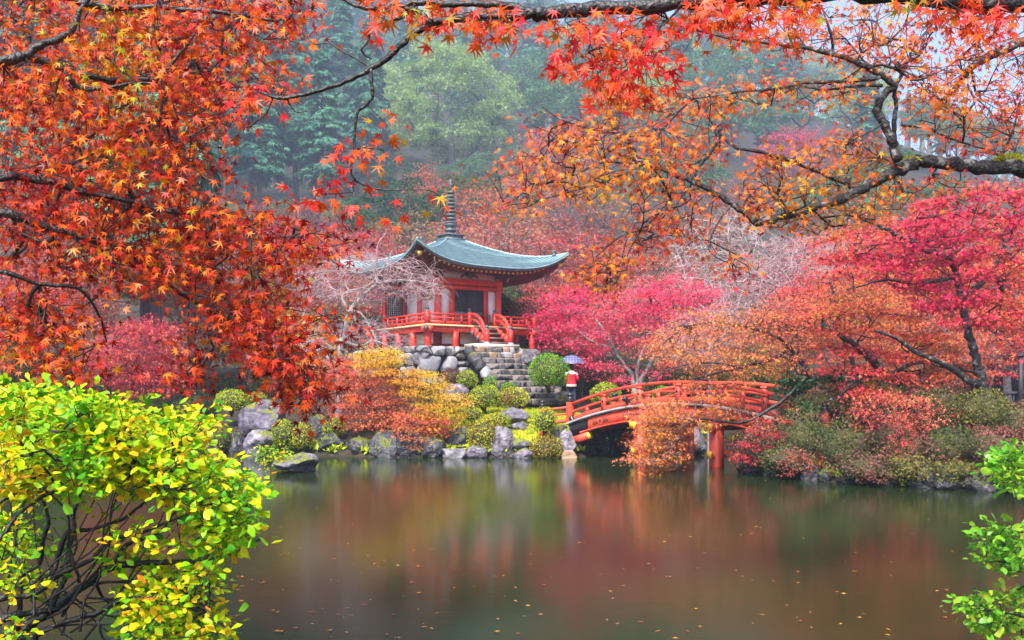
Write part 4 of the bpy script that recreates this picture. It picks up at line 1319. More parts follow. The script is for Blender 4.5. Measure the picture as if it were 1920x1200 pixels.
    for s in ('l', 'r'):
        p = [b + np.array(J[s + k]) for k in ('h', 'k', 'a')]
        mb = MB(); mb.tube(smooth_path([b + np.array([J[s + 'h'][0] * .8, 0, .93]), p[0], p[1], p[2] + ZZ * .01], 3), np.linspace(.115, .062, 10), 10); put('trouser_leg', mb.mesh('trouser_leg', (), True), t_, navy)
        mb = MB(); a_ = b + np.array(J[s + 'a']); mb.tube([a_ + np.array([0, -.05, -.045]), a_ + np.array([0, .04, -.04]), a_ + np.array([0, .15, -.06])], [.045, .05, .032], 10); put('shoe', mb.mesh('shoe', (), True), t_, M['black'])
    hc = b + np.array([0, .02, 1.535])
    V = ICO3[0] * np.array([.088, .1, .105]); V[:, 2] *= np.where(V[:, 2] < 0, 1.25, 1); keep = V
    put('hair', mk_mesh('hair', V + hc + np.array([0, -.022, .025]), ICO3[1], None, True), t_, pmat('black_hair', [(.006, .005, .006), (.015, .012, .014)], 20, .5))
    fc = hc + np.array([0, .1, 0])
    for s in (-1, 1):
        mb = MB(); mb.lathe([(0, -.007), (.011, 0), (0, .007)], fc + np.array([s * .03, -.012, 0]), 8); put('eye', mb.mesh('eye'), body, M['black'])
        mb = MB(); mb.lathe([(0, -.03), (.012, -.01), (.014, .01), (0, .03)], hc + np.array([s * .092, .0, -.01]), 8); put('ear', mb.mesh('ear'), body, skin_m)
    mb = MB(); mb.tube([fc + np.array([0, -.015, .01]), fc + np.array([0, .004, -.025])], [.007, .014], 8); put('nose', mb.mesh('nose'), body, skin_m)
    mb = MB(); mb.box(fc + np.array([0, -.018, -.052]), (.04, .008, .008)); put('mouth', mb.mesh('mouth'), body, M['dark_red'])
    return b + np.array(J['rw'])
PB = np.array([2.28, 38.2, H1(2.28, 38.2)])
print('PERSON GROUND', PB)
hand = person_at(PB)
um = thing('umbrella', 'open lilac blue checked umbrella held over a walking person', 'umbrella', hand)
mU, nt, out = _mat('checked_lilac_cloth')
tc = nt.nodes.new('ShaderNodeNewGeometry')
vals = []
sep = nt.nodes.new('ShaderNodeSeparateXYZ'); nt.links.new(tc.outputs['Position'], sep.inputs[0])
for ax in (0, 2):
    f_ = _math(nt, 'FRACT', _math(nt, 'MULTIPLY', sep.outputs[ax], 9.0 if ax == 0 else 11.0))
    vals.append(_math(nt, 'LESS_THAN', f_, .22))
rpu = _ramp(nt, [(.07, .08, .19), (.24, .25, .40)])
nt.links.new(_math(nt, 'MULTIPLY', _math(nt, 'ADD', vals[0], vals[1]), .5), rpu.inputs[0])
bs = nt.nodes.new('ShaderNodeBsdfPrincipled'); bs.inputs['Roughness'].default_value = .5
nt.links.new(rpu.outputs[0], bs.inputs['Base Color']); nt.links.new(bs.outputs[0], out.inputs['Surface'])
top = hand + np.array([-.13, -.02, .86])
axis = unit(top - hand)
NP = 8
V, Q = [], []
pr = [(.02, 0), (.2, -.045), (.38, -.14), (.52, -.29), (.56, -.36)]
for rr, zz in pr:
    for k in range(NP * 3):
        a_ = k / (NP * 3) * 2 * math.pi
        pin = 1 - .035 * (k % 3 != 0) * (rr / .56)
        V.append(top + np.array([rr * pin * math.cos(a_), rr * pin * math.sin(a_), zz + (.02 if k % 3 and rr > .5 else 0)]))
nn_ = NP * 3
for i in range(len(pr) - 1):
    for k in range(nn_): Q.append([i * nn_ + k, i * nn_ + (k + 1) % nn_, (i + 1) * nn_ + (k + 1) % nn_, (i + 1) * nn_ + k])
put('canopy', mk_mesh('canopy', V, None, Q, True), um, mU)
mb = MB(); mb.tube([hand - axis * .1, top + axis * .05], .008, 6); put('shaft', mb.mesh('shaft'), um, M['black'])
mb = MB(); mb.tube([hand - axis * .16, hand + axis * .04], .016, 8); put('handle', mb.mesh('handle'), um, M['dark_wood'])
for k in range(NP):
    a_ = k / NP * 2 * math.pi
    mb = MB(); mb.tube([top + np.array([rr * math.cos(a_), rr * math.sin(a_), zz - .008]) for rr, zz in pr], .004, 4); put('rib', mb.mesh('rib'), um, M['black'])

# ------------------------------------------------------------------ a roof beyond the trees, fence and post on the right
hx = P(1866, 552, 40.0)
hut = thing('small_house', 'small house with a grey tiled roof glimpsed behind crimson maples', 'house', (hx[0], hx[1] + 1.5, H1(hx[0], hx[1])))
zb_ = H1(hx[0], hx[1] + 1)
mb = MB(); mb.box((hx[0], hx[1] + 1.6, (zb_ + hx[2] - .35) / 2), (3.4, 2.6, hx[2] - .35 - zb_ + .6)); put('wall', mb.mesh('wall'), hut, M['dark_wood'])
mb = MB(); mb.box((hx[0] - .6, hx[1] + .28, zb_ + 1.2), (.9, .08, 1.9)); put('door', mb.mesh('door'), hut, M['dark_wood'])
mb = MB(); V = []
x0, x1 = hx[0] - 2.2, hx[0] + 2.2
tl = MB()
for sgn in (-1, 1):
    for k in range(12):
        z0, z1 = hx[2] - .3 + k * .09, hx[2] - .3 + (k + 1) * .09
        y0, y1 = hx[1] + 1.6 + sgn * (2.0 - k * .165), hx[1] + 1.6 + sgn * (2.0 - (k + 1) * .165)
        tl.add([(x0, y0, z0), (x1, y0, z0), (x1, y0, z0 + .05), (x0, y0, z0 + .05), (x1, y1, z1 + .01), (x0, y1, z1 + .01)], None, [[0, 1, 2, 3], [3, 2, 4, 5]])
roof_ = put('roof', tl.mesh('roof'), hut, M['bronze'])
mb = MB(); mb.tube([(x0 - .05, hx[1] + 1.6, hx[2] + .8), (x1 + .05, hx[1] + 1.6, hx[2] + .8)], .1, 8); put('ridge', mb.mesh('ridge'), roof_, M['bronze'])
fb = P(1893, 740, 22.5)
fen = thing('low_fence', 'low dark fence with a round top rail beside the crimson maple trunk', 'fence', (fb[0], fb[1], fb[2] - .3))
mb = MB(); mb.tube([P(1868, 738, 22.8), P(1932, 737, 22.4)], .045, 8); put('top_rail', mb.mesh('top_rail', (), True), fen, M['dark_wood'])
mb = MB(); mb.tube([P(1868, 757, 22.8), P(1932, 757, 22.4)], .025, 6); put('lower_rail', mb.mesh('lower_rail', (), True), fen, M['dark_wood'])
for k in range(9):
    px = 1871 + k * 7.4
    mb = MB(); mb.tube([P(px, 739, 22.6), P(px, 775, 22.6)], .016, 5); put('paling', mb.mesh('paling'), fen, M['dark_wood'])
pb = P(1914, 752, 22.2)
post = thing('wooden_post', 'tall dark post with a cap standing at the end of the low fence', 'post', (pb[0], pb[1], pb[2] - .3))
mb = MB(); mb.tube([pb - ZZ * .4, P(1914, 668, 22.2)], [.06, .055], 8); put('shaft', mb.mesh('shaft'), post, M['dark_wood'])
mb = MB(); mb.lathe([(.09, 0), (.1, .03), (.02, .1), (0, .1)], P(1914, 668, 22.2), 8); put('cap', mb.mesh('cap'), post, M['dark_wood'])
# ------------------------------------------------------------------ boulders
SL, SW, SMO = M['stone_lilac'], M['stone_wet'], M['stone_mossy']
G1 = 'boulders around the island shore'
rock((516, 849, 600, 892), 25.6, 'low flat lilac rock rising alone from the pond water', SL, None, cuts=12, depth=.9)
rock((448, 750, 536, 830), 34.6, 'big slanting pale lilac boulder left of the pink maple', SL, G1, cuts=14, depth=1.2, yaw=.3)
rock((458, 806, 522, 862), 33.4, 'broad grey boulder at the waterline below the slanting lilac boulder', SL, G1)
rock((428, 812, 462, 862), 33.8, 'narrow dark boulder tucked left of the broad grey waterline boulder', SW, G1)
rock((396, 828, 432, 862), 34.2, 'small lilac boulder nearest the yellow bush on the island shore', SL, G1)
rock((560, 778, 622, 846), 33.6, 'tall dark boulder under the drooping orange maple twigs', SW, G1)
rock((596, 808, 652, 862), 32.6, 'mossy dark boulder at the waterline behind the lone flat rock', SW, G1)
rock((650, 820, 702, 864), 32.2, 'bluish dark boulder with moss below the pink maple', SW, G1)
rock((690, 808, 752, 864), 31.9, 'large black wet boulder under the pink maple branches', SW, G1)
rock((742, 800, 800, 864), 31.8, 'speckled black boulder between the pink and orange maple branches', SW, G1)
rock((788, 818, 838, 864), 31.6, 'dark pitted boulder left of the pale waterline stone', SW, G1)
rock((832, 798, 884, 848), 32.1, 'rounded dark blue boulder leaning against the bicolor azalea', SW, G1, cuts=5)
rock((828, 840, 876, 866), 31.4, 'pale grey stone lying at the waterline with a fern', M['stone_mid'], G1, cuts=12)
rock((870, 834, 914, 866), 31.5, 'grey violet stone at the waterline under the bicolor azalea', SL, G1)
rock((918, 800, 964, 864), 31.7, 'pointed triangular grey lilac boulder right of the bicolor azalea', SL, G1, cuts=14)
rock((960, 822, 1000, 846), 31.7, 'pale blue grey capping stone near the waterline', M['stone_mid'], G1)
rock((956, 840, 1000, 866), 31.4, 'pinkish violet stone beneath the pale capping stone', SL, G1)
rock((930, 764, 994, 800), 33.6, 'long rounded lilac boulder on the moss below the steps', SL, G1, cuts=7)
rock((952, 790, 992, 814), 33.1, 'small violet stone wedged under the long lilac boulder', SL, G1)
rock((1024, 802, 1062, 850), 31.9, 'dark violet boulder leaning left beside the bridge end', SL, G1)
rock((1048, 804, 1082, 858), 31.6, 'upright violet grey boulder next to the bridge girder', SL, G1)
rock((1052, 844, 1082, 866), 31.2, 'small tan stone at the waterline by the bridge', M['stone_tan'], G1)
rock((824, 720, 882, 756), 35.4, 'lilac boulder behind the orange maple below the terrace', SL, G1)
rock((866, 700, 894, 726), 36.4, 'dark angular stone beside the lowest terrace wall', SW, G1)
rock((974, 655, 1006, 684), 39.3, 'pale upright slab at the right edge of the stone steps', M['stone_mid'], G1, cuts=12)
rock((1040, 734, 1072, 752), 37.0, 'low speckled stone at the foot of the round green bush', M['stone_mid'], G1)
rock((1290, 800, 1322, 852), 33.0, 'grey speckled upright rock seen under the bridge', M['stone_mid'], 'rocks in the channel behind the bridge')
for bx, y_, lb in (((1086, 826, 1132, 862), 33.5, 'black wet rock in the shade left under the bridge'), ((1128, 832, 1176, 862), 34.5, 'low dark rock under the middle of the bridge'),
                   ((1168, 824, 1200, 862), 35.5, 'dark rock behind the left bridge pier'), ((1240, 826, 1292, 856), 36.5, 'broad dark rock far back under the bridge'), ((1310, 822, 1350, 856), 35.0, 'dark rock behind the right bridge pier')):
    rock(bx, y_, lb, SW, 'rocks in the channel behind the bridge')
G2 = 'rocks along the azalea bank'
rock((1470, 848, 1536, 908), 24.0, 'mossy green boulder at the corner of the azalea bank', SMO, G2)
rock((1396, 862, 1440, 894), 25.0, 'small black rock where the bank meets the bridge channel', SW, G2)
rock((1432, 858, 1478, 902), 24.4, 'dark rock with moss left of the green mossy boulder', SW, G2)
rock((1534, 872, 1612, 914), 22.8, 'low black rock under the dull azaleas', SW, G2)
rock((1606, 880, 1644, 918), 22.2, 'small rounded mossy stone standing out at the waterline', SMO, G2, cuts=5)
rock((1640, 872, 1706, 922), 22.0, 'jagged black rock beside the small mossy stone', SW, G2)
rock((1690, 858, 1772, 926), 21.6, 'big dark boulder under the pinkish azaleas', SW, G2)
rock((1764, 868, 1830, 928), 21.2, 'tall dark boulder between two black boulders on the bank', SW, G2)
rock((1824, 876, 1906, 932), 20.8, 'wide black boulder behind the bright green sprigs', SW, G2)
rock((1896, 880, 1990, 936), 20.2, 'black boulder at the edge of the bank', SW, G2)
rock((1548, 704, 1594, 738), 26.5, 'whitish stone half hidden among leaves by the bridge end', M['stone_mid'], G2)
for k, (a_, b_, wd_) in enumerate(((5.95, 25.35, .35), (6.5, 24.45, .4), (7.0, 23.35, .4), (7.55, 22.35, .4), (8.15, 21.85, .35), (8.65, 21.35, .35), (9.2, 21.0, .4), (9.75, 20.6, .4), (10.3, 20.2, .4), (10.75, 19.7, .4))):
    SEED[0] += 1
    solo('bank_rock', rock_mesh((a_ + .15, b_ + .1, .12), (wd_, .35, .32 + .06 * (k % 3)), SEED[0], 9, .1, ICO4), 'low dark rock in the shaded waterline under the azaleas', 'rock', SW, group='low rocks at the azalea waterline')
for k, (x0, x1, y_, lb) in enumerate(((300, 350, 36, 'dark rock on the far shore behind the yellow bush'), (350, 400, 35.4, 'mossy rock on the far shore behind the yellow bush'), (230, 305, 36.5, 'wide dark rock on the far shore behind the yellow bush'))):
    rock((x0, 812, x1, 852), y_, lb, [SW, SMO, SW][k], G1)

# ------------------------------------------------------------------ moss lawn on the island
gx_, gy_ = np.meshgrid(np.linspace(-3.2, 2.6, 60), np.linspace(31.9, 37.6, 56))
keep = poly_sd(np.stack([gx_.ravel(), gy_.ravel()], 1), POND) > .25
mz = H(gx_.ravel(), gy_.ravel()) + .05 + .12 * np.exp(-((gy_.ravel() - 33.6) / 1.4) ** 2) + .05 * np.sin(gx_.ravel() * 2.3) * np.sin(gy_.ravel() * 1.9)
mv = np.stack([gx_.ravel(), gy_.ravel(), mz], 1)
ii = (np.arange(55)[:, None] * 60 + np.arange(59)).ravel()
mq = np.stack([ii, ii + 1, ii + 61, ii + 60], 1)
mq = mq[keep[mq].all(1)]
tag(put('moss_lawn', mk_mesh('moss_lawn', mv, None, mq, True), None, M['moss']), 'yellow green moss covering the ground between the island boulders', 'moss', kind='stuff')
sel = mv[keep]
n = 16000
q_ = sel[RNG.integers(0, len(sel), n)] + np.stack([RNG.uniform(-.06, .06, n), RNG.uniform(-.06, .06, n), np.zeros(n)], 1)
d_ = np.array([0, 0, 1.0]) + rnd(n, .45)
V, T = scatter(LEAFD, q_, frames(d_, rnd(n) + np.array([0, -1, 0])), RNG.uniform(.035, .09, n))
L['tuft'] = leaf_mat('moss_tuft', [(.12, .22, .008), (.32, .42, .01), (.52, .48, .012), (.56, .36, .025)], 1.3, .25, .7, .7, 1.0)
tag(put('moss_tufts', mk_mesh('moss_tufts', V, T), None, L['tuft']), 'short yellow green tufts of moss and grass on the island', 'grass', kind='stuff')

# ------------------------------------------------------------------ clipped shrubs
G = 'clipped azaleas on the island'
dome((990, 662, 1068, 732), 36.6, 'large round bright green clipped bush beside the stone steps', L['topiary'], G, leaf=.05)
dome((1106, 718, 1166, 764), 36.5, 'flat topped olive clipped bush behind the bridge railing', L['dome_olive'], G)
dome((1222, 724, 1262, 752), 36.0, 'small green clipped bush seen through the middle of the bridge railing', L['topiary'], G)
dome((874, 784, 940, 850), 31.9, 'round azalea, green above and bronze below, at the waterline', L['dome'], G)
dome((996, 764, 1046, 816), 31.5, 'yellow olive azalea dome in front of the bridge wing post', L['dome_olive'], G)
dome((992, 814, 1056, 866), 31.4, 'reddish bronze azalea dome at the waterline near the bridge', L['dome'], G)
dome((878, 722, 940, 770), 34.8, 'olive azalea left of the stone steps with a dark floodlight', L['dome_olive'], G)
dome((930, 726, 992, 768), 34.9, 'olive bronze azalea touching the lowest stone steps', L['dome'], G)
dome((856, 694, 896, 730), 36.0, 'pale grey green shrub at the foot of the terrace wall', L['dome_olive'], G)
dome((826, 692, 872, 726), 36.4, 'dark purple red shrub at the foot of the terrace', L['dome_red'], G)
dome((906, 706, 932, 738), 35.4, 'small bright green bush below the terrace stones', L['topiary'], G)
dome((940, 718, 966, 734), 35.6, 'tiny round green bush at the edge of the steps', L['topiary'], G)
dome((868, 764, 906, 794), 33.0, 'dark green low shrub behind the bicolor azalea', L['dome_olive'], G)
dome((902, 774, 958, 806), 32.8, 'yellow green cushion of moss shrub before the long lilac boulder', L['tuft'], G)
dome((1068, 784, 1096, 812), 32.4, 'small green shrub tucked against the bridge sleeve', L['topiary'], G)
dome((402, 730, 468, 776), 36.0, 'olive azalea dome behind the slanting lilac boulder', L['dome_olive'], G)
dome((462, 736, 500, 760), 36.6, 'yellowish shrub above the slanting lilac boulder', L['tuft'], G)
dome((508, 786, 556, 842), 32.9, 'olive azalea mound at the waterline left of the tall dark boulder', L['dome_olive'], G)
dome((548, 792, 590, 846), 32.7, 'bronze azalea with bare twigs beside the tall dark boulder', L['dome'], G)
dome((398, 800, 438, 848), 33.8, 'dark olive shrub at the waterline near the yellow bush', L['olive'], G)
dome((604, 784, 650, 822), 33.0, 'green shrub crowning the mossy dark boulder', L['dome_olive'], G)
dome((700, 772, 760, 816), 33.4, 'green undergrowth shrub beneath the pink maple', L['dome_olive'], G)
dome((790, 776, 850, 812), 33.0, 'green and bronze shrub beneath the orange maple', L['dome'], G)
# far shore on the left, mostly behind the yellow bush
dome((150, 720, 230, 800), 37, 'dark green shrub on the far shore below the pink red maple', L['darkgreen'], 'shrubs on the far shore')
dome((228, 728, 320, 806), 37.5, 'olive shrub on the far shore below the twin trunks', L['olive'], 'shrubs on the far shore')
dome((316, 730, 404, 806), 37, 'dark shrub on the far shore right of the twin trunks', L['darkgreen'], 'shrubs on the far shore')
dome((-60, 620, 80, 790), 37, 'big dark green camellia bush on the far shore', L['darkgreen'], 'shrubs on the far shore', leaf=.09)
dome((70, 660, 160, 800), 38, 'green shrub beside the dark camellia on the far shore', L['green'], 'shrubs on the far shore', leaf=.09)
dome((-120, 730, 40, 806), 36.6, 'wide low olive shrub at the waterline on the far left shore', L['olive'], 'shrubs on the far shore')
dome((30, 752, 160, 812), 36.4, 'low dark shrub at the waterline on the far left shore', L['darkgreen'], 'shrubs on the far shore')
dome((150, 770, 250, 822), 36.3, 'low olive shrub at the waterline below the pink red maple', L['olive'], 'shrubs on the far shore')
dome((244, 776, 330, 826), 36.2, 'low dark green shrub at the waterline below the twin trunks', L['darkgreen'], 'shrubs on the far shore')
# behind and around the pavilion
GB = 'evergreen shrubs around the pavilion'
dome((925, 530, 985, 612), 47.5, 'glossy green evergreen right of the pavilion columns', L['green'], GB, leaf=.11)
dome((975, 575, 1060, 680), 47, 'dark olive evergreen under the maples right of the pavilion', L['olive'], GB, leaf=.1)
dome((640, 590, 740, 700), 47, 'dark green evergreen left of the pavilion stilts', L['darkgreen'], GB, leaf=.11)
dome((560, 620, 660, 760), 46, 'dark evergreen behind the pale weeping cherry', L['darkgreen'], GB, leaf=.11)
dome((480, 640, 570, 760), 44, 'dark green evergreen behind the hanging orange maple', L['darkgreen'], GB, leaf=.11)
dome((1040, 630, 1120, 720), 45, 'olive evergreen behind the umbrella', L['olive'], GB, leaf=.1)
dome((1090, 670, 1200, 760), 44, 'dark evergreen behind the magenta maple trunks', L['darkgreen'], GB, leaf=.1)
dome((1210, 670, 1330, 760), 43.5, 'dark evergreen hedge right of the magenta maple trunks', L['darkgreen'], GB, leaf=.1)
dome((1330, 640, 1460, 760), 42, 'dark olive evergreen behind the far end of the bridge', L['olive'], GB, leaf=.1)
# small yellow bush on the lone rock
tree('seedling_bush', 'small yellow green bush growing on the lone flat rock', 'shrub', P(505, 882, 25.7), [('stem', PL([(508, 884), (506, 872), (504, 858)], 25.7), .012, .006)],
     att_px([[(484, 842), (500, 836), (532, 846), (534, 862), (518, 876), (494, 874), (483, 860)]], (25.4, 26.1), 60), L['sprig_yellow'] if 'sprig_yellow' in L else L['lime'], LEAFD, .075, 9, .09, .8, .0, M['twig_dark'], .004, M['bark_dark'], step=.08)
# glossy green shrubs at the bank end of the bridge
for px, py, w, h, Y, lb in ((1487, 725, 34, 26, 25.6, 'glossy green laurel at the bank end of the bridge'), (1516, 780, 14, 16, 24.6, 'small glossy laurel among the dull azaleas'), (1560, 716, 26, 14, 26, 'low glossy laurel beside the whitish stone')):
    tree('laurel', lb, 'shrub', P(px, py + h + 20, Y), [('stem', PL([(px, py + h + 20), (px + 2, py + 5)], Y), .015, .007)],
         att_px([[(px - w, py), (px, py - h), (px + w, py), (px, py + h)]], (Y - .3, Y + .4), 36), L['green'], LEAFD, .15, 7, .10, .7, .3, M['twig_dark'], .005, M['bark_dark'], step=.1, group='glossy laurels at the bridge end')
# the azalea bank on the right
GZ = 'azaleas covering the right bank'
BANK = [((1376, 796, 1472, 892), 25.2, 'pink tinged azalea nearest the bridge pier', 'bank_pink'), ((1450, 770, 1560, 884), 24.3, 'dull olive azalea above the mossy boulder', 'bank'),
        ((1530, 790, 1640, 904), 23.0, 'olive and pink azalea hanging over the low black rock', 'bank'), ((1620, 780, 1740, 904), 22.4, 'dull pink azalea behind the jagged black rock', 'bank_pink'),
        ((1710, 790, 1820, 896), 21.8, 'brownish pink azalea over the big dark boulder', 'bank'), ((1790, 800, 1910, 896), 21.2, 'dark bronze azalea at the right of the bank', 'bank_pink'),
        ((1490, 716, 1610, 810), 25.2, 'olive azalea below the whitish stone', 'bank'), ((1580, 716, 1710, 812), 24.2, 'dark olive azalea under the vermilion maple', 'olive'),
        ((1680, 720, 1810, 816), 23.4, 'green azalea left of the crimson maple trunk', 'bank'), ((1780, 730, 1890, 826), 22.6, 'olive azalea under the low fence', 'olive'),
        ((1850, 752, 1990, 850), 21.6, 'dull green azalea right of the low fence', 'bank'), ((1870, 820, 2010, 908), 20.6, 'dark azalea behind the bright sprigs', 'bank'),
        ((1426, 830, 1516, 894), 23.8, 'small olive azalea drooping beside the mossy boulder', 'bank'), ((1560, 846, 1666, 912), 22.2, 'low pinkish azalea spilling to the waterline', 'bank_pink'),
        ((1470, 752, 1530, 830), 25.0, 'narrow olive azalea between the laurel and the pier', 'bank'), ((1640, 840, 1720, 908), 21.9, 'low olive azalea over the small mossy stone', 'olive'),
        ((1730, 850, 1810, 912), 21.4, 'low dark azalea hanging between two black boulders', 'olive'), ((1820, 856, 1900, 914), 20.7, 'low bronze azalea trailing over the wide black boulder', 'bank_pink')]
for bx, y_, lb, mt_ in BANK:
    dome(bx, y_, lb, L[mt_], GZ, leaf=.066, lump=.38, name='bank_azalea', depth=1.3, cover=1.2)

# ------------------------------------------------------------------ maples and bare trees around the pond
BD_, BG, BP = M['bark_dark'], M['bark_grey'], M['bark_pale']
def mid(name, label, basepx, Y, limbs, polys, dY, n, lm, size, per, spread, twig, **k):
    b = P(basepx[0], basepx[1], Y); b[2] = min(b[2], H1(b[0], b[1])) if k.pop('ground', True) else b[2]
    lay = k.pop('layer', 0.0); mat = k.pop('bark', BD_); tm = k.pop('tmpl', LEAF3)
    lim = []
    for i, (pts, r0, r1, *yy) in enumerate(limbs):
        q = PL(pts, yy[0] if yy else Y)
        if i == 0: q = np.concatenate([[b - np.array([0, 0, .1])], q])
        lim.append(('trunk' if i == 0 else 'limb', q, r0, r1))
    return tree(name, label, k.pop('cat', 'tree'), b, lim, att_px(polys, (Y + dY[0], Y + dY[1]), n, lay), L[lm] if lm else None, tm, size, per, spread, k.pop('zf', .45), k.pop('droop', .35), M[twig], limb_mat=mat, **k)

MT = 'maple_tree'
mid(MT, 'crimson maple with a leaning dark trunk beside the low fence', (1846, 730), 23.0,
    [([(1842, 720), (1834, 690), (1826, 655), (1812, 610), (1804, 560), (1792, 505)], .125, .07),
     ([(1838, 722), (1819, 715), (1768, 682), (1711, 656), (1681, 634), (1640, 620)], .085, .03, (23, 22.2)),
     ([(1792, 505), (1780, 482), (1733, 468), (1690, 446), (1651, 424), (1600, 405)], .085, .03, (23, 22)),
     ([(1806, 560), (1850, 520), (1880, 470), (1895, 420)], .07, .03, (23, 23.6)),
     ([(1880, 544), (1870, 525), (1850, 518)], .06, .05, (23.4, 23)), ([(1795, 520), (1720, 530), (1660, 525), (1600, 540)], .05, .02, (23, 22.2))],
    [[(1500, 470), (1570, 430), (1660, 430), (1720, 390), (1800, 350), (1930, 340), (1930, 690), (1880, 640), (1830, 610), (1760, 600), (1720, 580), (1680, 530), (1600, 510), (1540, 500)]],
    (-1.4, 1.6), 640, 'crimson', .078, 20, .13, 'twig_dark', layer=.52, bark=M['bark_lichen'], tmpl=LEAF5)
mid(MT, 'vermilion maple spreading low over the azalea bank', (1700, 735), 24.2,
    [([(1690, 722), (1668, 702), (1646, 689), (1630, 668), (1612, 654)], .13, .09), ([(1646, 702), (1603, 715), (1575, 740), (1551, 753)], .05, .02, (24.2, 23.4)),
     ([(1668, 702), (1720, 680), (1780, 690), (1840, 700)], .05, .02, (24.2, 23.6)), ([(1612, 654), (1580, 630), (1548, 612), (1540, 606)], .08, .05)],
    [[(1560, 560), (1640, 570), (1720, 600), (1790, 640), (1820, 700), (1790, 760), (1740, 790), (1690, 800), (1620, 770), (1570, 740), (1530, 700), (1520, 640), (1500, 600)],
     [(1640, 790), (1670, 800), (1690, 840), (1670, 860), (1650, 830)]],
    (-1.2, 1.4), 480, 'redorange', .076, 18, .13, 'twig_dark', layer=.5, bark=M['bark_lichen'], tmpl=LEAF5)
mid(MT, 'salmon orange maple sprawling over the right half of the bridge', (1545, 748), 25.6,
    [([(1538, 732), (1517, 702), (1499, 676), (1465, 667)], .11, .07), ([(1465, 667), (1430, 678), (1387, 689), (1340, 700), (1290, 712)], .055, .02, (25.6, 24.6)),
     ([(1499, 676), (1470, 640), (1420, 618), (1350, 605), (1280, 612)], .055, .018, (25.6, 25)), ([(1517, 702), (1480, 740), (1431, 775), (1393, 792), (1353, 790), (1312, 786), (1285, 797), (1262, 818)], .06, .015, (25.6, 24.8)),
     ([(1465, 667), (1500, 620), (1540, 590)], .05, .02), ([(1387, 689), (1330, 680), (1260, 690), (1210, 720)], .03, .012, (25, 24.6))],
    [[(1190, 650), (1250, 610), (1310, 590), (1390, 590), (1470, 560), (1550, 560), (1570, 620), (1530, 690), (1480, 700), (1420, 712), (1360, 710), (1310, 705), (1290, 690), (1250, 690)],
     [(1250, 742), (1300, 712), (1390, 715), (1400, 750), (1330, 745), (1270, 760), (1215, 766)],[(1180, 770), (1230, 752), (1290, 766), (1280, 800), (1200, 820)],
     [(1178, 862), (1196, 884), (1236, 880), (1276, 848), (1300, 812), (1290, 776), (1240, 760), (1190, 768), (1215, 800), (1190, 835)],
     [(1178, 862), (1196, 884), (1236, 880), (1276, 848), (1300, 812), (1290, 776), (1240, 760), (1190, 768), (1215, 800), (1190, 835)],
     [(1185, 850), (1200, 880), (1236, 876), (1270, 846), (1290, 800), (1230, 790)],
     [(1230, 770), (1330, 752), (1390, 768), (1330, 800), (1270, 806)],
     [(1400, 800), (1470, 780), (1530, 760), (1480, 830), (1420, 860), (1380, 858), (1410, 830)]],
    (-1.0, 1.4), 1060, 'salmon', .064, 15, .11, 'twig_red', layer=.36, tip_r=.006, fan=1, hang_len=.35)
mid(MT, 'thin orange maple standing behind the sprawling salmon one', (1600, 700), 28.5,
    [([(1600, 690), (1585, 640), (1570, 580), (1555, 520)], .10, .04), ([(1580, 620), (1500, 570), (1440, 560)], .05, .02)],
    [[(1430, 560), (1500, 520), (1600, 500), (1680, 530), (1700, 600), (1620, 620), (1540, 600), (1460, 600)]], (-1.4, 1.6), 420, 'redorange', .08, 20, .2, 'twig_red', layer=.4)
mid(MT, 'magenta maple with pale forked trunks behind the bridge', (1190, 752), 40.0,
    [([(1188, 730), (1185, 704), (1168, 682), (1152, 653), (1132, 620), (1110, 590)], .10, .05), ([(1190, 745), (1196, 687), (1206, 653), (1209, 634), (1215, 590)], .08, .04), ([(1198, 750), (1201, 716), (1214, 692), (1228, 665), (1243, 634), (1270, 590)], .10, .05),
     ([(1152, 653), (1110, 640), (1070, 610)], .05, .025), ([(1228, 665), (1280, 640), (1310, 600)], .05, .025)],
    [[(1010, 560), (1075, 535), (1130, 560), (1190, 535), (1270, 525), (1350, 545), (1350, 610), (1300, 640), (1250, 660), (1200, 640), (1120, 660), (1070, 650), (1030, 610)],
     [(1080, 690), (1060, 670), (1120, 670), (1180, 690), (1180, 712), (1120, 705)], [(1210, 690), (1270, 670), (1280, 690), (1230, 705)]],
    (-2.0, 2.0), 560, 'magenta', .10, 30, .20, 'twig_grey', layer=.65, bark=BP, tip_r=.008)
mid(MT, 'pink red maple under the twin cedar trunks on the far shore', (250, 770), 38.0,
    [([(250, 750), (248, 720), (240, 690), (225, 650)], .10, .05), ([(248, 720), (300, 690), (340, 650)], .06, .03), ([(240, 700), (190, 690), (165, 670)], .05, .02)],
    [[(160, 650), (200, 620), (260, 600), (330, 610), (350, 660), (360, 720), (300, 742), (220, 745), (170, 735), (155, 690)]], (-1.8, 1.6), 460, 'pinkred', .105, 28, .24, 'twig_dark', layer=.5)
mid(MT, 'dusky red maple on the far shore beside the dark camellia', (80, 770), 40.0,
    [([(80, 750), (76, 690), (84, 620), (70, 560)], .10, .05), ([(80, 640), (140, 600), (180, 560)], .05, .02)],
    [[(0, 520), (80, 480), (180, 500), (220, 560), (200, 620), (120, 620), (60, 600), (0, 600)]], (-2, 2), 420, 'pinkred', .10, 16, .3, 'twig_dark', layer=.65)
mid(MT, 'coral pink maple at the waterline left of the orange maple', (700, 830), 33.0,
    [([(712, 815), (706, 780), (694, 750), (682, 720)], .055, .03), ([(706, 780), (740, 760), (775, 752)], .035, .015), ([(700, 765), (650, 750), (620, 765)], .035, .015)],
    [[(592, 690), (640, 672), (690, 685), (740, 700), (770, 740), (768, 790), (740, 812), (700, 808), (660, 800), (622, 775), (640, 735), (600, 715)]], (-1.0, 1.2), 460, 'coral', .07, 30, .15, 'twig_dark', layer=.33, tip_r=.005)
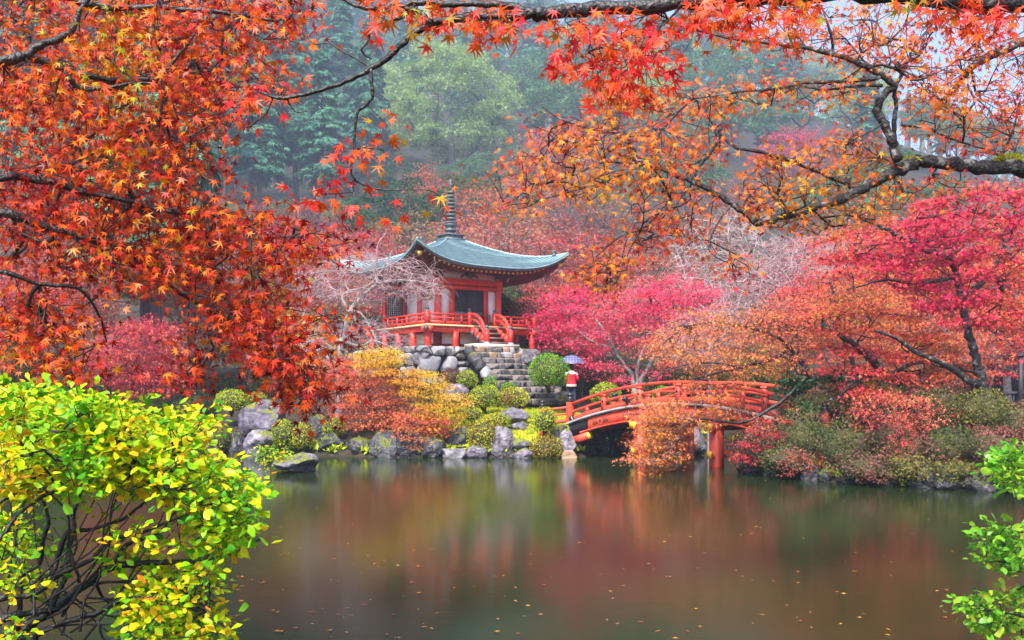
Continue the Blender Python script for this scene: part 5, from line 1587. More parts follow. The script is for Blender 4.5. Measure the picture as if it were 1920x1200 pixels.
mid(MT, 'golden orange maple below the terrace, yellow at its top', (820, 842), 32.4,
    [([(818, 825), (817, 790), (812, 760), (800, 730)], .05, .025), ([(812, 760), (780, 725), (755, 700), (735, 675)], .035, .012, (32.4, 33)), ([(815, 780), (850, 760), (870, 745)], .03, .012)],
    [[(700, 668), (730, 655), (752, 672), (742, 700), (800, 690), (835, 706), (848, 740), (890, 752), (880, 775), (846, 800), (810, 826), (780, 830), (770, 790), (780, 750), (735, 722), (705, 700)],
     [(655, 668), (690, 655), (740, 654), (748, 690), (715, 712), (680, 700)]], (-.9, 1.2), 470, 'gold', .07, 28, .15, 'twig_dark', layer=.33, tip_r=.005)
mid(MT, 'red orange maple twigs trailing to the water between black boulders', (800, 845), 31.9,
    [([(800, 830), (790, 812), (775, 800)], .03, .012)],
    [[(740, 770), (800, 765), (850, 790), (820, 826), (780, 838), (745, 815)]], (-.5, .7), 150, 'coral', .07, 26, .14, 'twig_dark', layer=.3, tip_r=.005)
mid('young_maple', 'bright pink young maple behind the bridge near the umbrella', (1090, 740), 42.0,
    [([(1092, 720), (1085, 670), (1070, 620)], .05, .02)],
    [[(1000, 590), (1060, 570), (1110, 600), (1140, 650), (1100, 670), (1040, 650), (1000, 640)]], (-1.2, 2.0), 260, 'magenta', .10, 26, .25, 'twig_grey', layer=.5)
# leafless ones
mid('weeping_cherry', 'bare weeping cherry with pale crooked limbs left of the pavilion', (634, 740), 36.0,
    [([(636, 720), (638, 690), (639, 656), (646, 619), (656, 586), (663, 572), (685, 551), (709, 533), (740, 526), (786, 528), (826, 536)], .14, .025, (36, 37)),
     ([(656, 586), (646, 570), (642, 556), (655, 546), (690, 535), (720, 500), (735, 470)], .06, .018, (36, 36.6)),
     ([(661, 581), (679, 590), (692, 610), (703, 632), (712, 660)], .055, .015, (36, 35.2)),
     ([(623, 641), (639, 639), (663, 647), (678, 649), (700, 639), (734, 650), (770, 652)], .06, .018, (35.6, 35.2)),
     ([(636, 690), (612, 668), (585, 640), (570, 600), (577, 560), (584, 530)], .08, .02, (36, 36.4)),
     ([(600, 655), (582, 665), (572, 690), (576, 720)], .05, .012, (36, 35.4)), ([(630, 660), (600, 640), (560, 645), (530, 660)], .05, .015, (36, 35.6)),
     ([(709, 533), (706, 500), (708, 460), (725, 435)], .035, .012, (36.6, 37)), ([(585, 640), (560, 610), (540, 600)], .04, .012, (36, 36.4)), ([(663, 572), (668, 610), (676, 650), (672, 690)], .035, .01, (36, 36.3))],
    [[(545, 520), (600, 490), (680, 470), (760, 480), (820, 510), (830, 560), (790, 560), (740, 550), (700, 570), (640, 560), (590, 580), (550, 580)],
     [(560, 600), (640, 600), (720, 600), (760, 640), (740, 690), (680, 700), (600, 700), (555, 680)]], (-1.6, 1.4), 430, None, 0, 0, 0, 'twig_pink', bark=BP, tip_r=.006, hang=4, hang_len=.85, rmax=.03)
mid('bare_tree', 'leafless pale tree with upright branches beyond the bridge', (1360, 730), 44.0,
    [([(1360, 700), (1352, 640), (1345, 580), (1330, 520), (1315, 460)], .10, .025), ([(1352, 640), (1380, 580), (1400, 520), (1420, 450)], .07, .02), ([(1348, 600), (1300, 560), (1280, 500), (1262, 450)], .06, .018), ([(1380, 580), (1430, 550), (1470, 500)], .05, .015), ([(1345, 580), (1370, 520), (1365, 440)], .05, .015)],
    [[(1250, 430), (1330, 400), (1420, 410), (1480, 460), (1490, 540), (1420, 580), (1330, 570), (1270, 540)]], (-2, 2), 260, None, 0, 0, 0, 'twig_pale', bark=BP, tip_r=.010, fan=3, hang_len=.9, wig=.08)
mid('bare_tree', 'leafless lilac twigged tree leaning toward the crimson maple', (1560, 720), 31.0,
    [([(1555, 690), (1530, 620), (1500, 560), (1470, 510)], .10, .03), ([(1530, 620), (1560, 560), (1600, 500)], .06, .02), ([(1500, 560), (1440, 530), (1390, 520)], .05, .016)],
    [[(1350, 520), (1420, 470), (1500, 440), (1590, 440), (1620, 500), (1560, 560), (1480, 580), (1400, 600), (1340, 590)]], (-1.6, 1.6), 330, None, 0, 0, 0, 'twig_pink', bark=BG, tip_r=.007, fan=4, hang_len=.7)
mid('bare_tree', 'leafless pale twiggy tree between the bridge and the magenta maple', (1330, 745), 34.0,
    [([(1330, 715), (1322, 670), (1310, 640), (1290, 610)], .07, .025), ([(1322, 670), (1350, 620), (1390, 600)], .05, .018)],
    [[(1230, 620), (1300, 580), (1380, 580), (1420, 620), (1380, 680), (1300, 690), (1250, 680)]], (-1.4, 1.4), 260, 'salmon', .06, 3, .2, 'twig_pink', bark=BP, tip_r=.007, fan=3, hang_len=.6)

mid(MT, 'low red maple trailing over the azaleas above the small mossy stone', (1660, 800), 22.8,
    [([(1662, 790), (1668, 775), (1690, 765), (1730, 770)], .03, .01), ([(1664, 785), (1640, 780), (1610, 790)], .025, .008)],
    [[(1590, 760), (1660, 735), (1740, 745), (1790, 775), (1760, 800), (1700, 812), (1690, 850), (1664, 862), (1650, 820), (1600, 800)]], (-1.3, .2), 120, 'pinkred', .066, 18, .12, 'twig_dark', layer=.0)
mid(MT, 'low pink maple spray trailing beside the right bridge pier', (1440, 850), 25.0,
    [([(1440, 840), (1425, 825), (1400, 830)], .025, .008)],
    [[(1380, 840), (1420, 800), (1470, 790), (1500, 810), (1460, 850), (1410, 872), (1375, 866)]], (-.9, .3), 130, 'pinkred', .06, 18, .11, 'twig_dark', layer=.35)
# leaves lying on the ground round the pond
n = 15000
xx, yy = RNG.uniform(-16, 14, n), RNG.uniform(17, 48, n)
sd_ = poly_sd(np.stack([xx, yy], 1), POND)
ok = (sd_ > .12) & (sd_ < 12)
pos = np.stack([xx, yy, H(xx, yy) + .015], 1)[ok]; m_ = len(pos)
V, T = scatter(LEAF5, pos, frames(rnd(m_) * np.array([1, 1, .15]), rnd(m_, .25) + np.array([0, 0, 1])), RNG.uniform(.03, .065, m_))
tag(put('fallen_leaves', mk_mesh('fallen_leaves', V, T), None, L['ground']), 'orange and brown leaves lying on the ground around the pond', 'leaves', kind='stuff')
# ferns and grass tufts along the waterline
n = 900
tt = RNG.uniform(0, 1, n); seg = RNG.integers(9, 28, n)
a_, b_ = POND[seg % len(POND)], POND[(seg + 1) % len(POND)]
c_ = a_ + (b_ - a_) * tt[:, None]
c_ = c_ + RNG.normal(0, .25, (n, 2))
keep = poly_sd(c_, POND) > .02
c_ = np.repeat(c_[keep], 14, 0); m_ = len(c_)
pos = np.concatenate([c_ + RNG.normal(0, .05, (m_, 2)), (H(c_[:, 0], c_[:, 1]) + RNG.uniform(0, .05, m_))[:, None]], 1)
V, T = scatter(LEAFD, pos, frames(rnd(m_, .55) + np.array([0, -.3, .9]), rnd(m_, .5) + np.array([0, -.6, .5])), RNG.uniform(.08, .22, m_))
tag(put('shore_ferns', mk_mesh('shore_ferns', V, T), None, L['dome_olive']), 'small ferns and grass tufts growing along the waterline', 'ferns', kind='stuff')

# ------------------------------------------------------------------ trees on the hillside
def proto_parts(kind, seed):
    global RNG
    keep_rng, RNG = RNG, np.random.default_rng(seed)
    h = 10.0
    out = []
    if kind == 'cedar':
        h = 19.0
        tr = MB(); p, r = limb_tube([(0, 0, -.8), (.05, .02, 5), (-.03, .05, 11), (0, 0, 18.4)], .30, .04, lump=.05); tr.tube(p, r, 9)
        out.append(('trunk', tr.mesh('trunk', (M['bark_cedar'],), True)))
        pos, dr, nn, bm_ = [], [], [], MB()
        z = 5.2
        while z < 18.6:
            k = (z - 5.2) / 13.4
            rr = (3.0 * (1 - k) ** .7 + .25) * RNG.uniform(.75, 1.1) * (.75 + .25 * min(1, k * 6))
            for b in range(int(RNG.integers(3, 6))):
                a = RNG.uniform(0, 2 * math.pi); rb = rr * RNG.uniform(.55, 1.1)
                dv = np.array([math.cos(a), math.sin(a), 0])
                pts = np.array([[0, 0, z]]) + dv * (np.linspace(0, 1, 6) * rb)[:, None] + np.array([0, 0, 1]) * (np.array([0, .06, .05, -.02, -.13, -.25]) * rb)[:, None]
                bm_.tube(pts, np.linspace(.05, .015, 6), 4, False)
                m_ = int(22 * rb)
                t = RNG.uniform(.18, 1.05, m_) ** .8
                base = np.stack([np.interp(t, np.linspace(0, 1, 6), pts[:, c]) for c in range(3)], 1)
                side = np.array([-dv[1], dv[0], 0])
                sd = RNG.normal(0, .30, m_) * (1.25 - .6 * t) * min(1.3, .4 + rb * .3)
                pos.append(base + side * sd[:, None] + np.array([0, 0, 1]) * (-.30 * np.abs(sd) - RNG.uniform(0, .28, m_))[:, None])
                dr.append(dv * .8 + side * np.sign(sd)[:, None] * .7 + np.array([0, 0, -.75]) + RNG.normal(0, .3, (m_, 3)))
                nn.append(dv * .45 + np.array([0, 0, 1.0]) + RNG.normal(0, .35, (m_, 3)))
            z += RNG.uniform(.28, .5)
        pos, dr, nn = np.concatenate(pos), np.concatenate(dr), np.concatenate(nn)
        V, T = scatter(FROND, pos, frames(dr, nn), RNG.uniform(.32, .62, len(pos)))
        out.append(('branches', bm_.mesh('branches', (M['bark_cedar'],))))
        out.append(('crown', mk_mesh('crown', V, T, mats=(L['cedar'],))))
    elif kind in ('broad', 'camphor'):
        h = 10.0 if kind == 'broad' else 13.0
        big = kind == 'camphor'
        R0 = 3.6 if not big else 6.0
        cz = 6.2 if not big else 6.2
        np_ = 30 if not big else 150
        d = unit(RNG.normal(0, 1, (np_, 3))); d = d[d[:, 2] > (-.55 if not big else -.8)]
        hz_ = 3.4 if not big else 6.6
        rad_ = 1.0 - .3 * RNG.random(len(d)) ** 2
        cen = np.array([0, 0, cz]) + d * rad_[:, None] * np.array([R0 * .82, R0 * .82, hz_ * .85]) * np.where(d[:, 2:3] > 0, np.array([[1 , 1, 1]]), 1)
        sz = RNG.uniform(.8, 1.3, len(d)) * (1.0 if not big else 1.0)
        arr, par, tips, n0 = grow(np.linspace([0, 0, 0], [.2, 0, cz - 2.2], 10), cen, .6, .09, .06)
        V, Q = wood_mesh(arr, par, n0, .035, .48, .3, 5)
        p, r = limb_tube([(0, 0, -.8), (.05, 0, 1.5), (.2, 0, cz - 2.2)], .34 if not big else .5, .26, lump=.06)
        tr = MB(); tr.tube(p, r, 9)
        out.append(('trunk', tr.mesh('trunk', (M['bark_grey'],), True)))
        out.append(('branches', mk_mesh('branches', V, None, Q, mats=(M['twig_grey'],))))
        per = 230 if not big else 210
        n = len(cen) * per
        q = unit(RNG.normal(0, 1, (n, 3))); q[:, 2] = np.where(q[:, 2] < -.25, -q[:, 2] * .5, q[:, 2]); 
        rr = np.repeat(sz, per) * (1 - np.abs(RNG.normal(0, .13, n)))
        sub = 1 + .18 * np.sin(q[:, 0] * 7 + q[:, 1] * 5) * np.sin(q[:, 2] * 8)
        pos = np.repeat(cen, per, 0) + q * (rr * sub)[:, None] * np.array([1.05, 1.05, .8])
        V, T = scatter(LEAF3, pos, frames(q + RNG.normal(0, .5, (n, 3)), q + np.array([0, 0, .5]) + RNG.normal(0, .45, (n, 3))), RNG.uniform(.16, .32, n))
        out.append(('crown', mk_mesh('crown', V, T, mats=(L['camphor'] if big else L['hill_green'],))))
    else:                                   # layered maple
        h = 7.0
        n_ = 150
        d = unit(RNG.normal(0, 1, (n_, 3))) * (RNG.random((n_, 1)) ** .35) * np.array([3.3, 3.3, 2.6]) + np.array([0, 0, 4.3])
        d = d[d[:, 2] > 2.0]
        d[:, 2] = np.round((d[:, 2] + .2 * np.sin(d[:, 0])) / .7) * .7 + RNG.normal(0, .08, len(d)) - .04 * (d[:, 0] ** 2 + d[:, 1] ** 2) * .6
        stem_ = np.concatenate([np.linspace([0, 0, 0], [.1, 0, 1.4], 6), np.linspace([.1, 0, 1.4], [.9, .3, 3.2], 5), np.linspace([.1, 0, 1.4], [-.8, -.2, 3.4], 5)])
        arr, par, tips, n0 = grow(stem_, d, .45, .12, .08)
        V, Q = wood_mesh(arr, par, n0, .018, .45, .12, 4)
        tr = MB()
        for s_ in (slice(0, 6), slice(6, 11), slice(11, 16)):
            pts = stem_[s_].copy()
            if s_.start == 0: pts[0, 2] = -.6
            tr.tube(pts, np.linspace(.17, .13, len(pts)) if s_.start == 0 else np.linspace(.12, .06, len(pts)), 8)
        out.append(('trunk', tr.mesh('trunk', (M['bark_grey'],), True)))
        out.append(('branches', mk_mesh('branches', V, None, Q, mats=(M['twig_grey'],))))
        pos, F, S = leaf_cloud(arr[tips], 48, .40, .32, .3, .15, face=(0, -.25, .8))
        V, T = scatter(LEAF3, pos, F, S)
        out.append(('crown', mk_mesh('crown', V, T, mats=(L['rose'],))))
    RNG = keep_rng
    return h, out
PROTO = {k: [proto_parts(k, 40 + 7 * i + len(k)) for i in range(n)] for k, n in (('cedar', 4), ('broad', 3), ('camphor', 1), ('maple', 4))}
ROT = [0]
def hill_tree(kind, x, y, h, label, group, leaf=None, name=None, wide=1.0, cat='tree', z=None):
    ROT[0] += 1
    ph, parts = PROTO[kind][ROT[0] % len(PROTO[kind])]
    t_ = thing(name or {'cedar': 'cedar_tree', 'broad': 'broadleaf_tree', 'camphor': 'camphor_tree', 'maple': 'maple_tree'}[kind], label, cat, (x, y, H1(x, y) - .1 if z is None else z), group)
    s = h / ph
    a = ROT[0] * 2.399
    Mx = np.array(Matrix.Rotation(a, 4, 'Z')) @ np.diag([s * wide, s * wide, s, 1])
    Mx[:3, 3] = t_.location
    for pn, me in parts:
        o = put(pn, me, t_, None, Mx)
        if leaf and pn == 'crown':
            o.material_slots[0].link = 'OBJECT'; o.material_slots[0].material = L[leaf]
        if pn != 'trunk': o['kind'] = 'stuff'
    return t_
def hill_at(kind, px, Y, top, label, leaf=None, wide=1.0, group='trees on the hillside', name=None):
    Y = float(far(0, Y)[1])
    x = (px - HX) / FPX * Y
    z0 = H1(x, Y) - .1
    zt = CAM_Z - (top - HY) / FPX * Y
    return hill_tree(kind, x, Y, max(2.0, zt - z0), label, group, leaf, name, wide)
HILL = [
 ('camphor', 848, 86, 62, 'huge rounded pale green camphor crown on the misty hillside', None, 1.05),
 ('broad', 760, 77, 292, 'dark green tree under the left of the huge camphor crown', 'green', 1.3),
 ('broad', 835, 79, 300, 'mid green tree under the middle of the huge camphor crown', 'hill_green', 1.3),
 ('broad', 905, 78, 285, 'green tree under the right of the huge camphor crown', 'hill_green', 1.3),
 ('broad', 975, 80, 270, 'grey green tree right of the huge camphor crown', 'hill_green', 1.3),
 ('broad', 690, 77, 310, 'deep green tree right of the four cedar trunks', 'green', 1.3),
 ('broad', 600, 84, 260, 'shadowy green tree behind the four cedar trunks', 'green', 1.4),
 ('broad', 510, 86, 250, 'bluish green tree between the tall cedar trunks', 'hill_green', 1.3),
 ('camphor', 735, 92, 110, 'rounded green camphor crown half hidden behind the huge one', None, .8),
 ('cedar', 468, 76, -60, 'tall dark cedar, leftmost of the four bare trunks on the hill', None, .95),
 ('cedar', 485, 74, 10, 'tall cedar with a grey purple trunk close to the leftmost cedar', None, 1.0),
 ('cedar', 555, 78, -30, 'tall cedar standing between the twin cedars and the lone slim one', None, 1.0),
 ('cedar', 604, 75, 70, 'slim cedar with a pale violet trunk, rightmost of the four', None, .95),
 ('cedar', 690, 82, 30, 'dark bluish cedar beside the camphor crown', None, 1.0),
 ('cedar', 640, 88, -20, 'misty cedar rising behind the slim cedar', None, 1.0),
 ('cedar', 272, 43, -300, 'cedar with a grey trunk, left of the twin trunks on the far shore', None, .8),
 ('cedar', 294, 42, -260, 'cedar with a thicker grey trunk, right of the twin trunks on the far shore', None, .8),
 ('cedar', 420, 80, -20, 'dark cedar mostly behind the fiery maple leaves', None, 1.0),
 ('cedar', 340, 70, -60, 'tall cedar glimpsed through the fiery maple leaves', None, 1.0),
 ('cedar', 60, 60, -200, 'dark cedar behind the upper fiery maple limbs', None, 1.0),
 ('cedar', 160, 66, -160, 'bluish cedar behind the middle of the fiery maple', None, 1.0),
 ('maple', 700, 52, 430, 'rose red maple on the slope left of the pavilion roof', 'pinkred', 1.1),
 ('maple', 770, 56, 405, 'dusky rose maple behind the left roof corner', 'rose', 1.0),
 ('maple', 640, 56, 420, 'pink maple on the slope above the weeping cherry', 'pinkred', 1.1),
 ('maple', 590, 50, 480, 'muted orange maple behind the weeping cherry', 'rose', 1.1),
 ('maple', 545, 54, 440, 'reddish maple below the four cedars', 'pinkred', 1.1),
 ('maple', 500, 64, 385, 'thin magenta maple among the cedar trunks', 'pinkred', 1.0),
 ('maple', 580, 66, 375, 'thin rose maple between the cedar trunks', 'rose', 1.1),
 ('broad', 530, 70, 372, 'soft green tree between the cedar trunks', 'hill_green', 1.1),
 ('broad', 440, 68, 372, 'soft green tree left of the cedar trunks', 'hill_green', 1.1),
 ('broad', 650, 70, 372, 'mid green tree right of the slim cedar', 'hill_green', 1.2),
 ('broad', 720, 62, 345, 'dark green tree above the left roof corner', 'green', 1.2),
 ('broad', 790, 64, 330, 'dark green tree behind the bronze spire', 'green', 1.2),
 ('broad', 870, 66, 322, 'olive green tree right of the bronze spire', 'olive', 1.2),
 ('maple', 812, 70, 310, 'salmon maple high above the bronze spire', 'coral', .9),
 ('maple', 905, 60, 350, 'muted coral maple right of the spire', 'coral', 1.0),
 ('maple', 930, 54, 410, 'wide dusky rose maple behind the roof', 'rose', 1.3),
 ('maple', 1010, 55, 395, 'rose maple above the right roof tip', 'rose', 1.3),
 ('maple', 985, 50, 440, 'pale pink maple just behind the right slope of the roof', 'rose', 1.2),
 ('maple', 1080, 52, 425, 'rose red maple behind the hanging orange sprays', 'pinkred', 1.2),
 ('broad', 960, 62, 395, 'yellow green tree patch above the rose maples', 'olive', 1.0),
 ('maple', 1050, 47, 520, 'pink maple right of the pavilion veranda', 'pinkred', 1.1),
 ('maple', 985, 48, 545, 'dusky maple below the right eave of the pavilion', 'rose', 1.0),
 ('maple', 1140, 50, 470, 'mauve rose maple above the magenta maple', 'rose', 1.2),
 ('maple', 1215, 54, 440, 'dusky mauve maple on the slope beyond the bridge', 'rose', 1.2),
 ('maple', 1300, 58, 400, 'dull red maple behind the pale bare tree', 'rose', 1.2),
 ('maple', 1260, 48, 500, 'crimson maple behind the pale bare tree, low on the slope', 'magenta', 1.1),
 ('maple', 1400, 50, 480, 'mauve maple behind the lilac twigged tree', 'rose', 1.3),
 ('maple', 1490, 46, 500, 'brownish rose maple above the lilac twigged tree', 'rose', 1.2),
 ('maple', 1580, 44, 430, 'deep pink maple behind the green tinged sprays', 'pinkred', 1.2),
 ('maple', 1680, 42, 380, 'orange brown maple behind the crimson maple crown', 'redorange', 1.2),
 ('maple', 1790, 40, 400, 'vermilion maple behind the crimson maple trunk', 'redorange', 1.2),
 ('maple', 1890, 36, 430, 'orange red maple at the far right behind the post', 'redorange', 1.1),
 ('maple', 1720, 34, 560, 'salmon maple low behind the crimson maple', 'salmon', 1.0),
 ('maple', 1850, 31, 580, 'red maple in front of the small house', 'pinkred', .9),
 ('maple', 1640, 36, 590, 'coral maple behind the vermilion maple', 'coral', 1.0),
 ('maple', 1485, 80, 236, 'bright magenta dome shaped maple high on the right slope', 'magenta', 1.2),
 ('maple', 1040, 74, 240, 'pale pink maple beyond the camphor crown', 'coral', 1.0),
 ('maple', 1110, 66, 330, 'dim red maple on the middle slope', 'rose', 1.1),
 ('broad', 1180, 70, 300, 'dim green tree on the middle slope', 'hill_green', 1.2),
 ('maple', 1380, 66, 330, 'dim pink maple on the middle slope right of centre', 'rose', 1.1),
 ('broad', 1290, 72, 280, 'dim green tree beyond the orange maple sprays', 'hill_green', 1.2),
 ('broad', 1560, 66, 300, 'green tree beyond the lichen covered limb', 'hill_green', 1.2),
 ('broad', 1680, 62, 280, 'grey green tree beyond the upper orange sprays', 'hill_green', 1.2),
 ('maple', 20, 46, 470, 'red maple far left behind the fiery maple', 'pinkred', 1.2),
 ('maple', 130, 48, 450, 'dusky maple behind the lower fiery maple limb', 'rose', 1.2),
 ('maple', 390, 46, 520, 'olive rose maple behind the hanging fiery sprays', 'rose', 1.2),
 ('broad', 330, 50, 470, 'dark green tree behind the twin trunks', 'green', 1.2),
 ('broad', 210, 52, 440, 'dark green tree left of the twin trunks', 'green', 1.2),
 ('maple', 470, 47, 540, 'golden brown maple behind the hanging fiery sprays', 'gold', 1.0),
 ('maple', 560, 44, 580, 'golden maple behind the weeping cherry limbs', 'gold', .9),
]
HXY = []
for kd, px, Y, top, lb, lf, wd in HILL:
    hill_at(kd, px, Y, top, lb, lf, wd)
    HXY.append(((px - HX) / FPX * Y, Y, 3.0 if kd != 'camphor' else 7))
# the misty wood above: many alike trees
r = np.random.default_rng(77)
Y = 84.0
while Y < 176:
    x = -.56 * Y - 4
    while x < .56 * Y + 4:
        xx, yy = x + r.uniform(-1.5, 1.5), Y + r.uniform(-2.5, 2.5)
        px = HX + xx / yy * FPX
        if all((xx - a) ** 2 + ((yy - b) * .8) ** 2 > c * c for a, b, c in HXY) and not (640 < px < 1010 and yy < 96):
            hmax = (HY - ridge_px(px) - r.uniform(-10, 50)) / FPX * yy + 2 - H0(np.array([xx]), np.array([yy]))[0]
            if hmax < 2.5:
                x += 5
                continue
            con = r.random() < (.8 if px < 700 else .42)
            fx, fy, fk = (float(v) for v in far(xx, yy))
            if con: hill_tree('cedar', fx, fy, fk * min(hmax, r.uniform(12, 17)), 'misty blue green conifer in the foggy wood high on the hill', 'conifers in the foggy wood', None, 'conifer_tree', 1.1)
            else: hill_tree('broad', fx, fy, fk * min(hmax, r.uniform(8, 12)), 'misty rounded pale tree in the foggy wood high on the hill', 'rounded trees in the foggy wood', ['hill_green', 'camphor', 'hill_green'][int(r.integers(3))], 'broadleaf_tree', 1.15)
        x += r.uniform(5.0, 7.5) * (Y / 100) ** .5
    Y += 7.5 * (Y / 90) ** .5
# low undergrowth on the slope
n = 46000
yy = 45 + 50 * RNG.random(n) ** 1.4; xx = RNG.uniform(-.58, .58, n) * yy
fx, fy, fk = far(xx, yy)
zz = H(fx, fy)
ok = (np.abs(xx + 2.7) > 5) | (yy > 47)
cl = np.array([noise.noise(Vector((a * .35, b * .35, 0))) for a, b in zip(xx, yy)])
ok &= cl > -.15
pos = np.stack([fx, fy, zz + RNG.random(n) * .55 * (1 + cl) * fk], 1)[ok]
m_ = len(pos)
V, T = scatter(LEAF3, pos, frames(rnd(m_) + np.array([0, 0, .3]), rnd(m_, .5) + np.array([0, -.4, .8])), RNG.uniform(.14, .34, m_) * fk[ok])
tag(put('undergrowth', mk_mesh('undergrowth', V, T), None, L['olive']), 'low green and olive undergrowth covering the forest floor', 'undergrowth', kind='stuff')
# ------------------------------------------------------------------ trees and bushes close to the camera
def fore(pts, Y): return PL(pts, Y)
# fiery maple on the left: trunk outside the frame, limbs reaching in
tb = np.array([-4.3, 5.6, H1(-4.3, 5.6)])
fl = [('trunk', np.array([tb - ZZ * .2, tb + ZZ * 1.2 + [.05, 0, 0], tb + ZZ * 2.4 + [-.1, 0, 0], tb + ZZ * 3.8 + [.1, 0, 0], tb + ZZ * 5.2]), .15, .08)]
def L1(pts, Y, r0, r1, fromz=None):
    q = fore(pts, Y)
    if fromz is not None: q = np.concatenate([[tb + ZZ * fromz], q])
    fl.append(('limb', q, r0, r1))
L1([(-160, 150), (0, 115), (60, 108), (130, 132), (190, 148), (250, 152)], (5.6, 6.0), .045, .012, 3.0)
L1([(50, 108), (75, 85), (130, 62), (150, 20), (172, -10)], 5.7, .025, .012)
L1([(120, 135), (150, 165), (200, 165), (260, 155), (310, 168), (335, 225)], (5.7, 6.0), .016, .006)
L1([(-140, 360), (0, 332), (40, 332), (104, 344), (160, 360), (240, 376), (300, 395), (380, 402), (440, 408)], (5.6, 6.4), .032, .007, 2.4)
L1([(-150, 400), (0, 400), (55, 413), (138, 442), (219, 460), (255, 482), (310, 526), (354, 559), (400, 585), (467, 640), (520, 705)], (5.6, 6.8), .036, .006, 2.2)
L1([(-150, 520), (0, 511), (73, 533), (146, 540), (185, 590), (200, 640)], (5.6, 6.2), .022, .005, 1.8)
L1([(354, 559), (352, 620), (356, 680)], (6.5, 6.4), .009, .004)
L1([(295, 150), (330, 110), (365, 60), (380, 0)], 6.2, .01, .007)
L1([(300, 225), (310, 180), (345, 130), (370, 60)], 6.2, .009, .005)
L1([(440, 408), (520, 420), (600, 440)], 6.4, .007, .003)
L1([(-120, -60), (60, -30), (180, 10), (300, 15), (420, 25), (520, 40)], (5.6, 6.0), .035, .008, 3.9)
FIRE = [[(-10, -10), (585, -10), (583, 40), (556, 92), (540, 60), (505, 85), (488, 70), (460, 110), (452, 165), (470, 190), (452, 215), (425, 240), (402, 262), (405, 310), (372, 348), (384, 372), (440, 392), (500, 396), (560, 425), (600, 440), (570, 465), (560, 500), (530, 540), (540, 580), (520, 620), (560, 660), (585, 710), (590, 760), (570, 768), (535, 715), (490, 690), (452, 645), (420, 605), (400, 590), (360, 560), (330, 545), (280, 540), (240, 545), (190, 535), (120, 520), (60, 500), (-10, 500)],
        [(600, 430), (645, 440), (692, 455), (640, 470), (596, 465)],
        [(380, 600), (410, 610), (400, 660), (395, 712), (365, 730), (338, 722), (332, 690), (358, 640)],
        [(-10, 500), (70, 540), (130, 570), (150, 600), (128, 640), (160, 690), (150, 722), (90, 712), (60, 640), (30, 640), (-10, 700), (-10, 600)],
        [(575, 580), (612, 590), (645, 600), (640, 635), (600, 640)], [(470, 150), (545, 130), (530, 170), (480, 190)]]
a_ = att_px(FIRE, (5.55, 7.9), 1220)
a2 = att_px([[(560, 640), (596, 700), (600, 772), (560, 768), (500, 690), (440, 600), (520, 600)]], (5.4, 6.8), 60)
tree('fiery_maple', 'fiery orange and red maple, dark limbs reaching in over the yellow bush', 'tree', tb, fl, np.concatenate([a_, a2]), L['fire'], LEAF7, .044, 12, .10, .8, .75, M['twig_dark'], .0028, M['bark_dark'],
     step=.13, nleaf=290, face=(0, -.75, .45), faceamp=.6, rmax=.02)

# orange maple on the right with the lichen covered limb
rb_ = np.array([7.2, 9.4, .9])
rl = [('trunk', np.array([rb_ - ZZ * .4, rb_ + [.1, 0, 1.2], rb_ + [0, 0, 2.3], rb_ + [-.2, 0, 3.2], rb_ + [.1, 0, 5.0]]), .22, .14)]
def R1(pts, Y, r0, r1, first=None):
    q = fore(pts, Y)
    if first is not None: q = np.concatenate([[first], q])
    rl.append(('limb', q, r0, r1))
R1([(2080, 330), (1960, 318), (1860, 313), (1790, 307), (1722, 305), (1690, 316), (1640, 342), (1590, 368), (1520, 392), (1450, 411), (1418, 419)], 9.2, .082, .032, rb_ + [-.05, 0, 2.9])
R1([(1418, 419), (1385, 390), (1350, 368), (1303, 342), (1225, 312), (1180, 295), (1142, 282), (1065, 264)], (9.2, 9.3), .034, .009)
R1([(1683, 300), (1672, 262), (1655, 228), (1645, 205), (1662, 172), (1679, 163), (1649, 139), (1614, 121), (1562, 102), (1488, 86), (1380, 73), (1290, 52), (1220, 33)], (9.1, 8.8), .045, .008)
R1([(1683, 300), (1678, 270), (1676, 235), (1680, 200), (1677, 168)], (9.2, 9.0), .026, .018)
R1([(1649, 146), (1600, 152), (1510, 156), (1440, 168), (1380, 173), (1300, 185)], (8.9, 8.7), .02, .007)
R1([(1655, 160), (1600, 162), (1545, 168), (1500, 160)], 8.9, .016, .008)
R1([(1600, 350), (1588, 342), (1553, 329), (1475, 299), (1420, 284), (1380, 277), (1348, 249)], (9.2, 9.4), .032, .012)
R1([(1303, 342), (1306, 318), (1330, 290), (1346, 260), (1359, 221)], (9.3, 9.5), .02, .012)
R1([(1212, 306), (1185, 275), (1160, 247), (1162, 220), (1160, 195), (1142, 147)], (9.3, 9.4), .017, .005)
R1([(1310, 355), (1285, 358), (1246, 385), (1222, 415), (1203, 429), (1160, 446), (1117, 482)], (9.2, 9.0), .016, .005)
R1([(1195, 306), (1160, 305), (1125, 306), (1073, 330), (1010, 345)], (9.2, 9.1), .013, .004)
R1([(1205, 308), (1170, 325), (1120, 345), (1075, 358), (1000, 378), (950, 385)], (9.2, 9.0), .012, .004)
R1([(1165, 250), (1108, 242), (1056, 225), (1030, 210), (1006, 188)], (9.3, 9.3), .010, .004)
R1([(2020, 60), (1920, 80), (1857, 104), (1818, 130), (1800, 156), (1765, 190)], (9.2, 9.8), .06, .022, rb_ + [0, 0, 4.4])
R1([(1679, 163), (1700, 120), (1715, 85), (1745, 50), (1760, 20)], (9.0, 9.3), .018, .007)
R1([(1677, 128), (1695, 140), (1720, 150), (1760, 135), (1800, 110)], 9.0, .014, .006)
R1([(1562, 102), (1560, 75), (1552, 45), (1540, 10)], (8.9, 8.7), .014, .006)
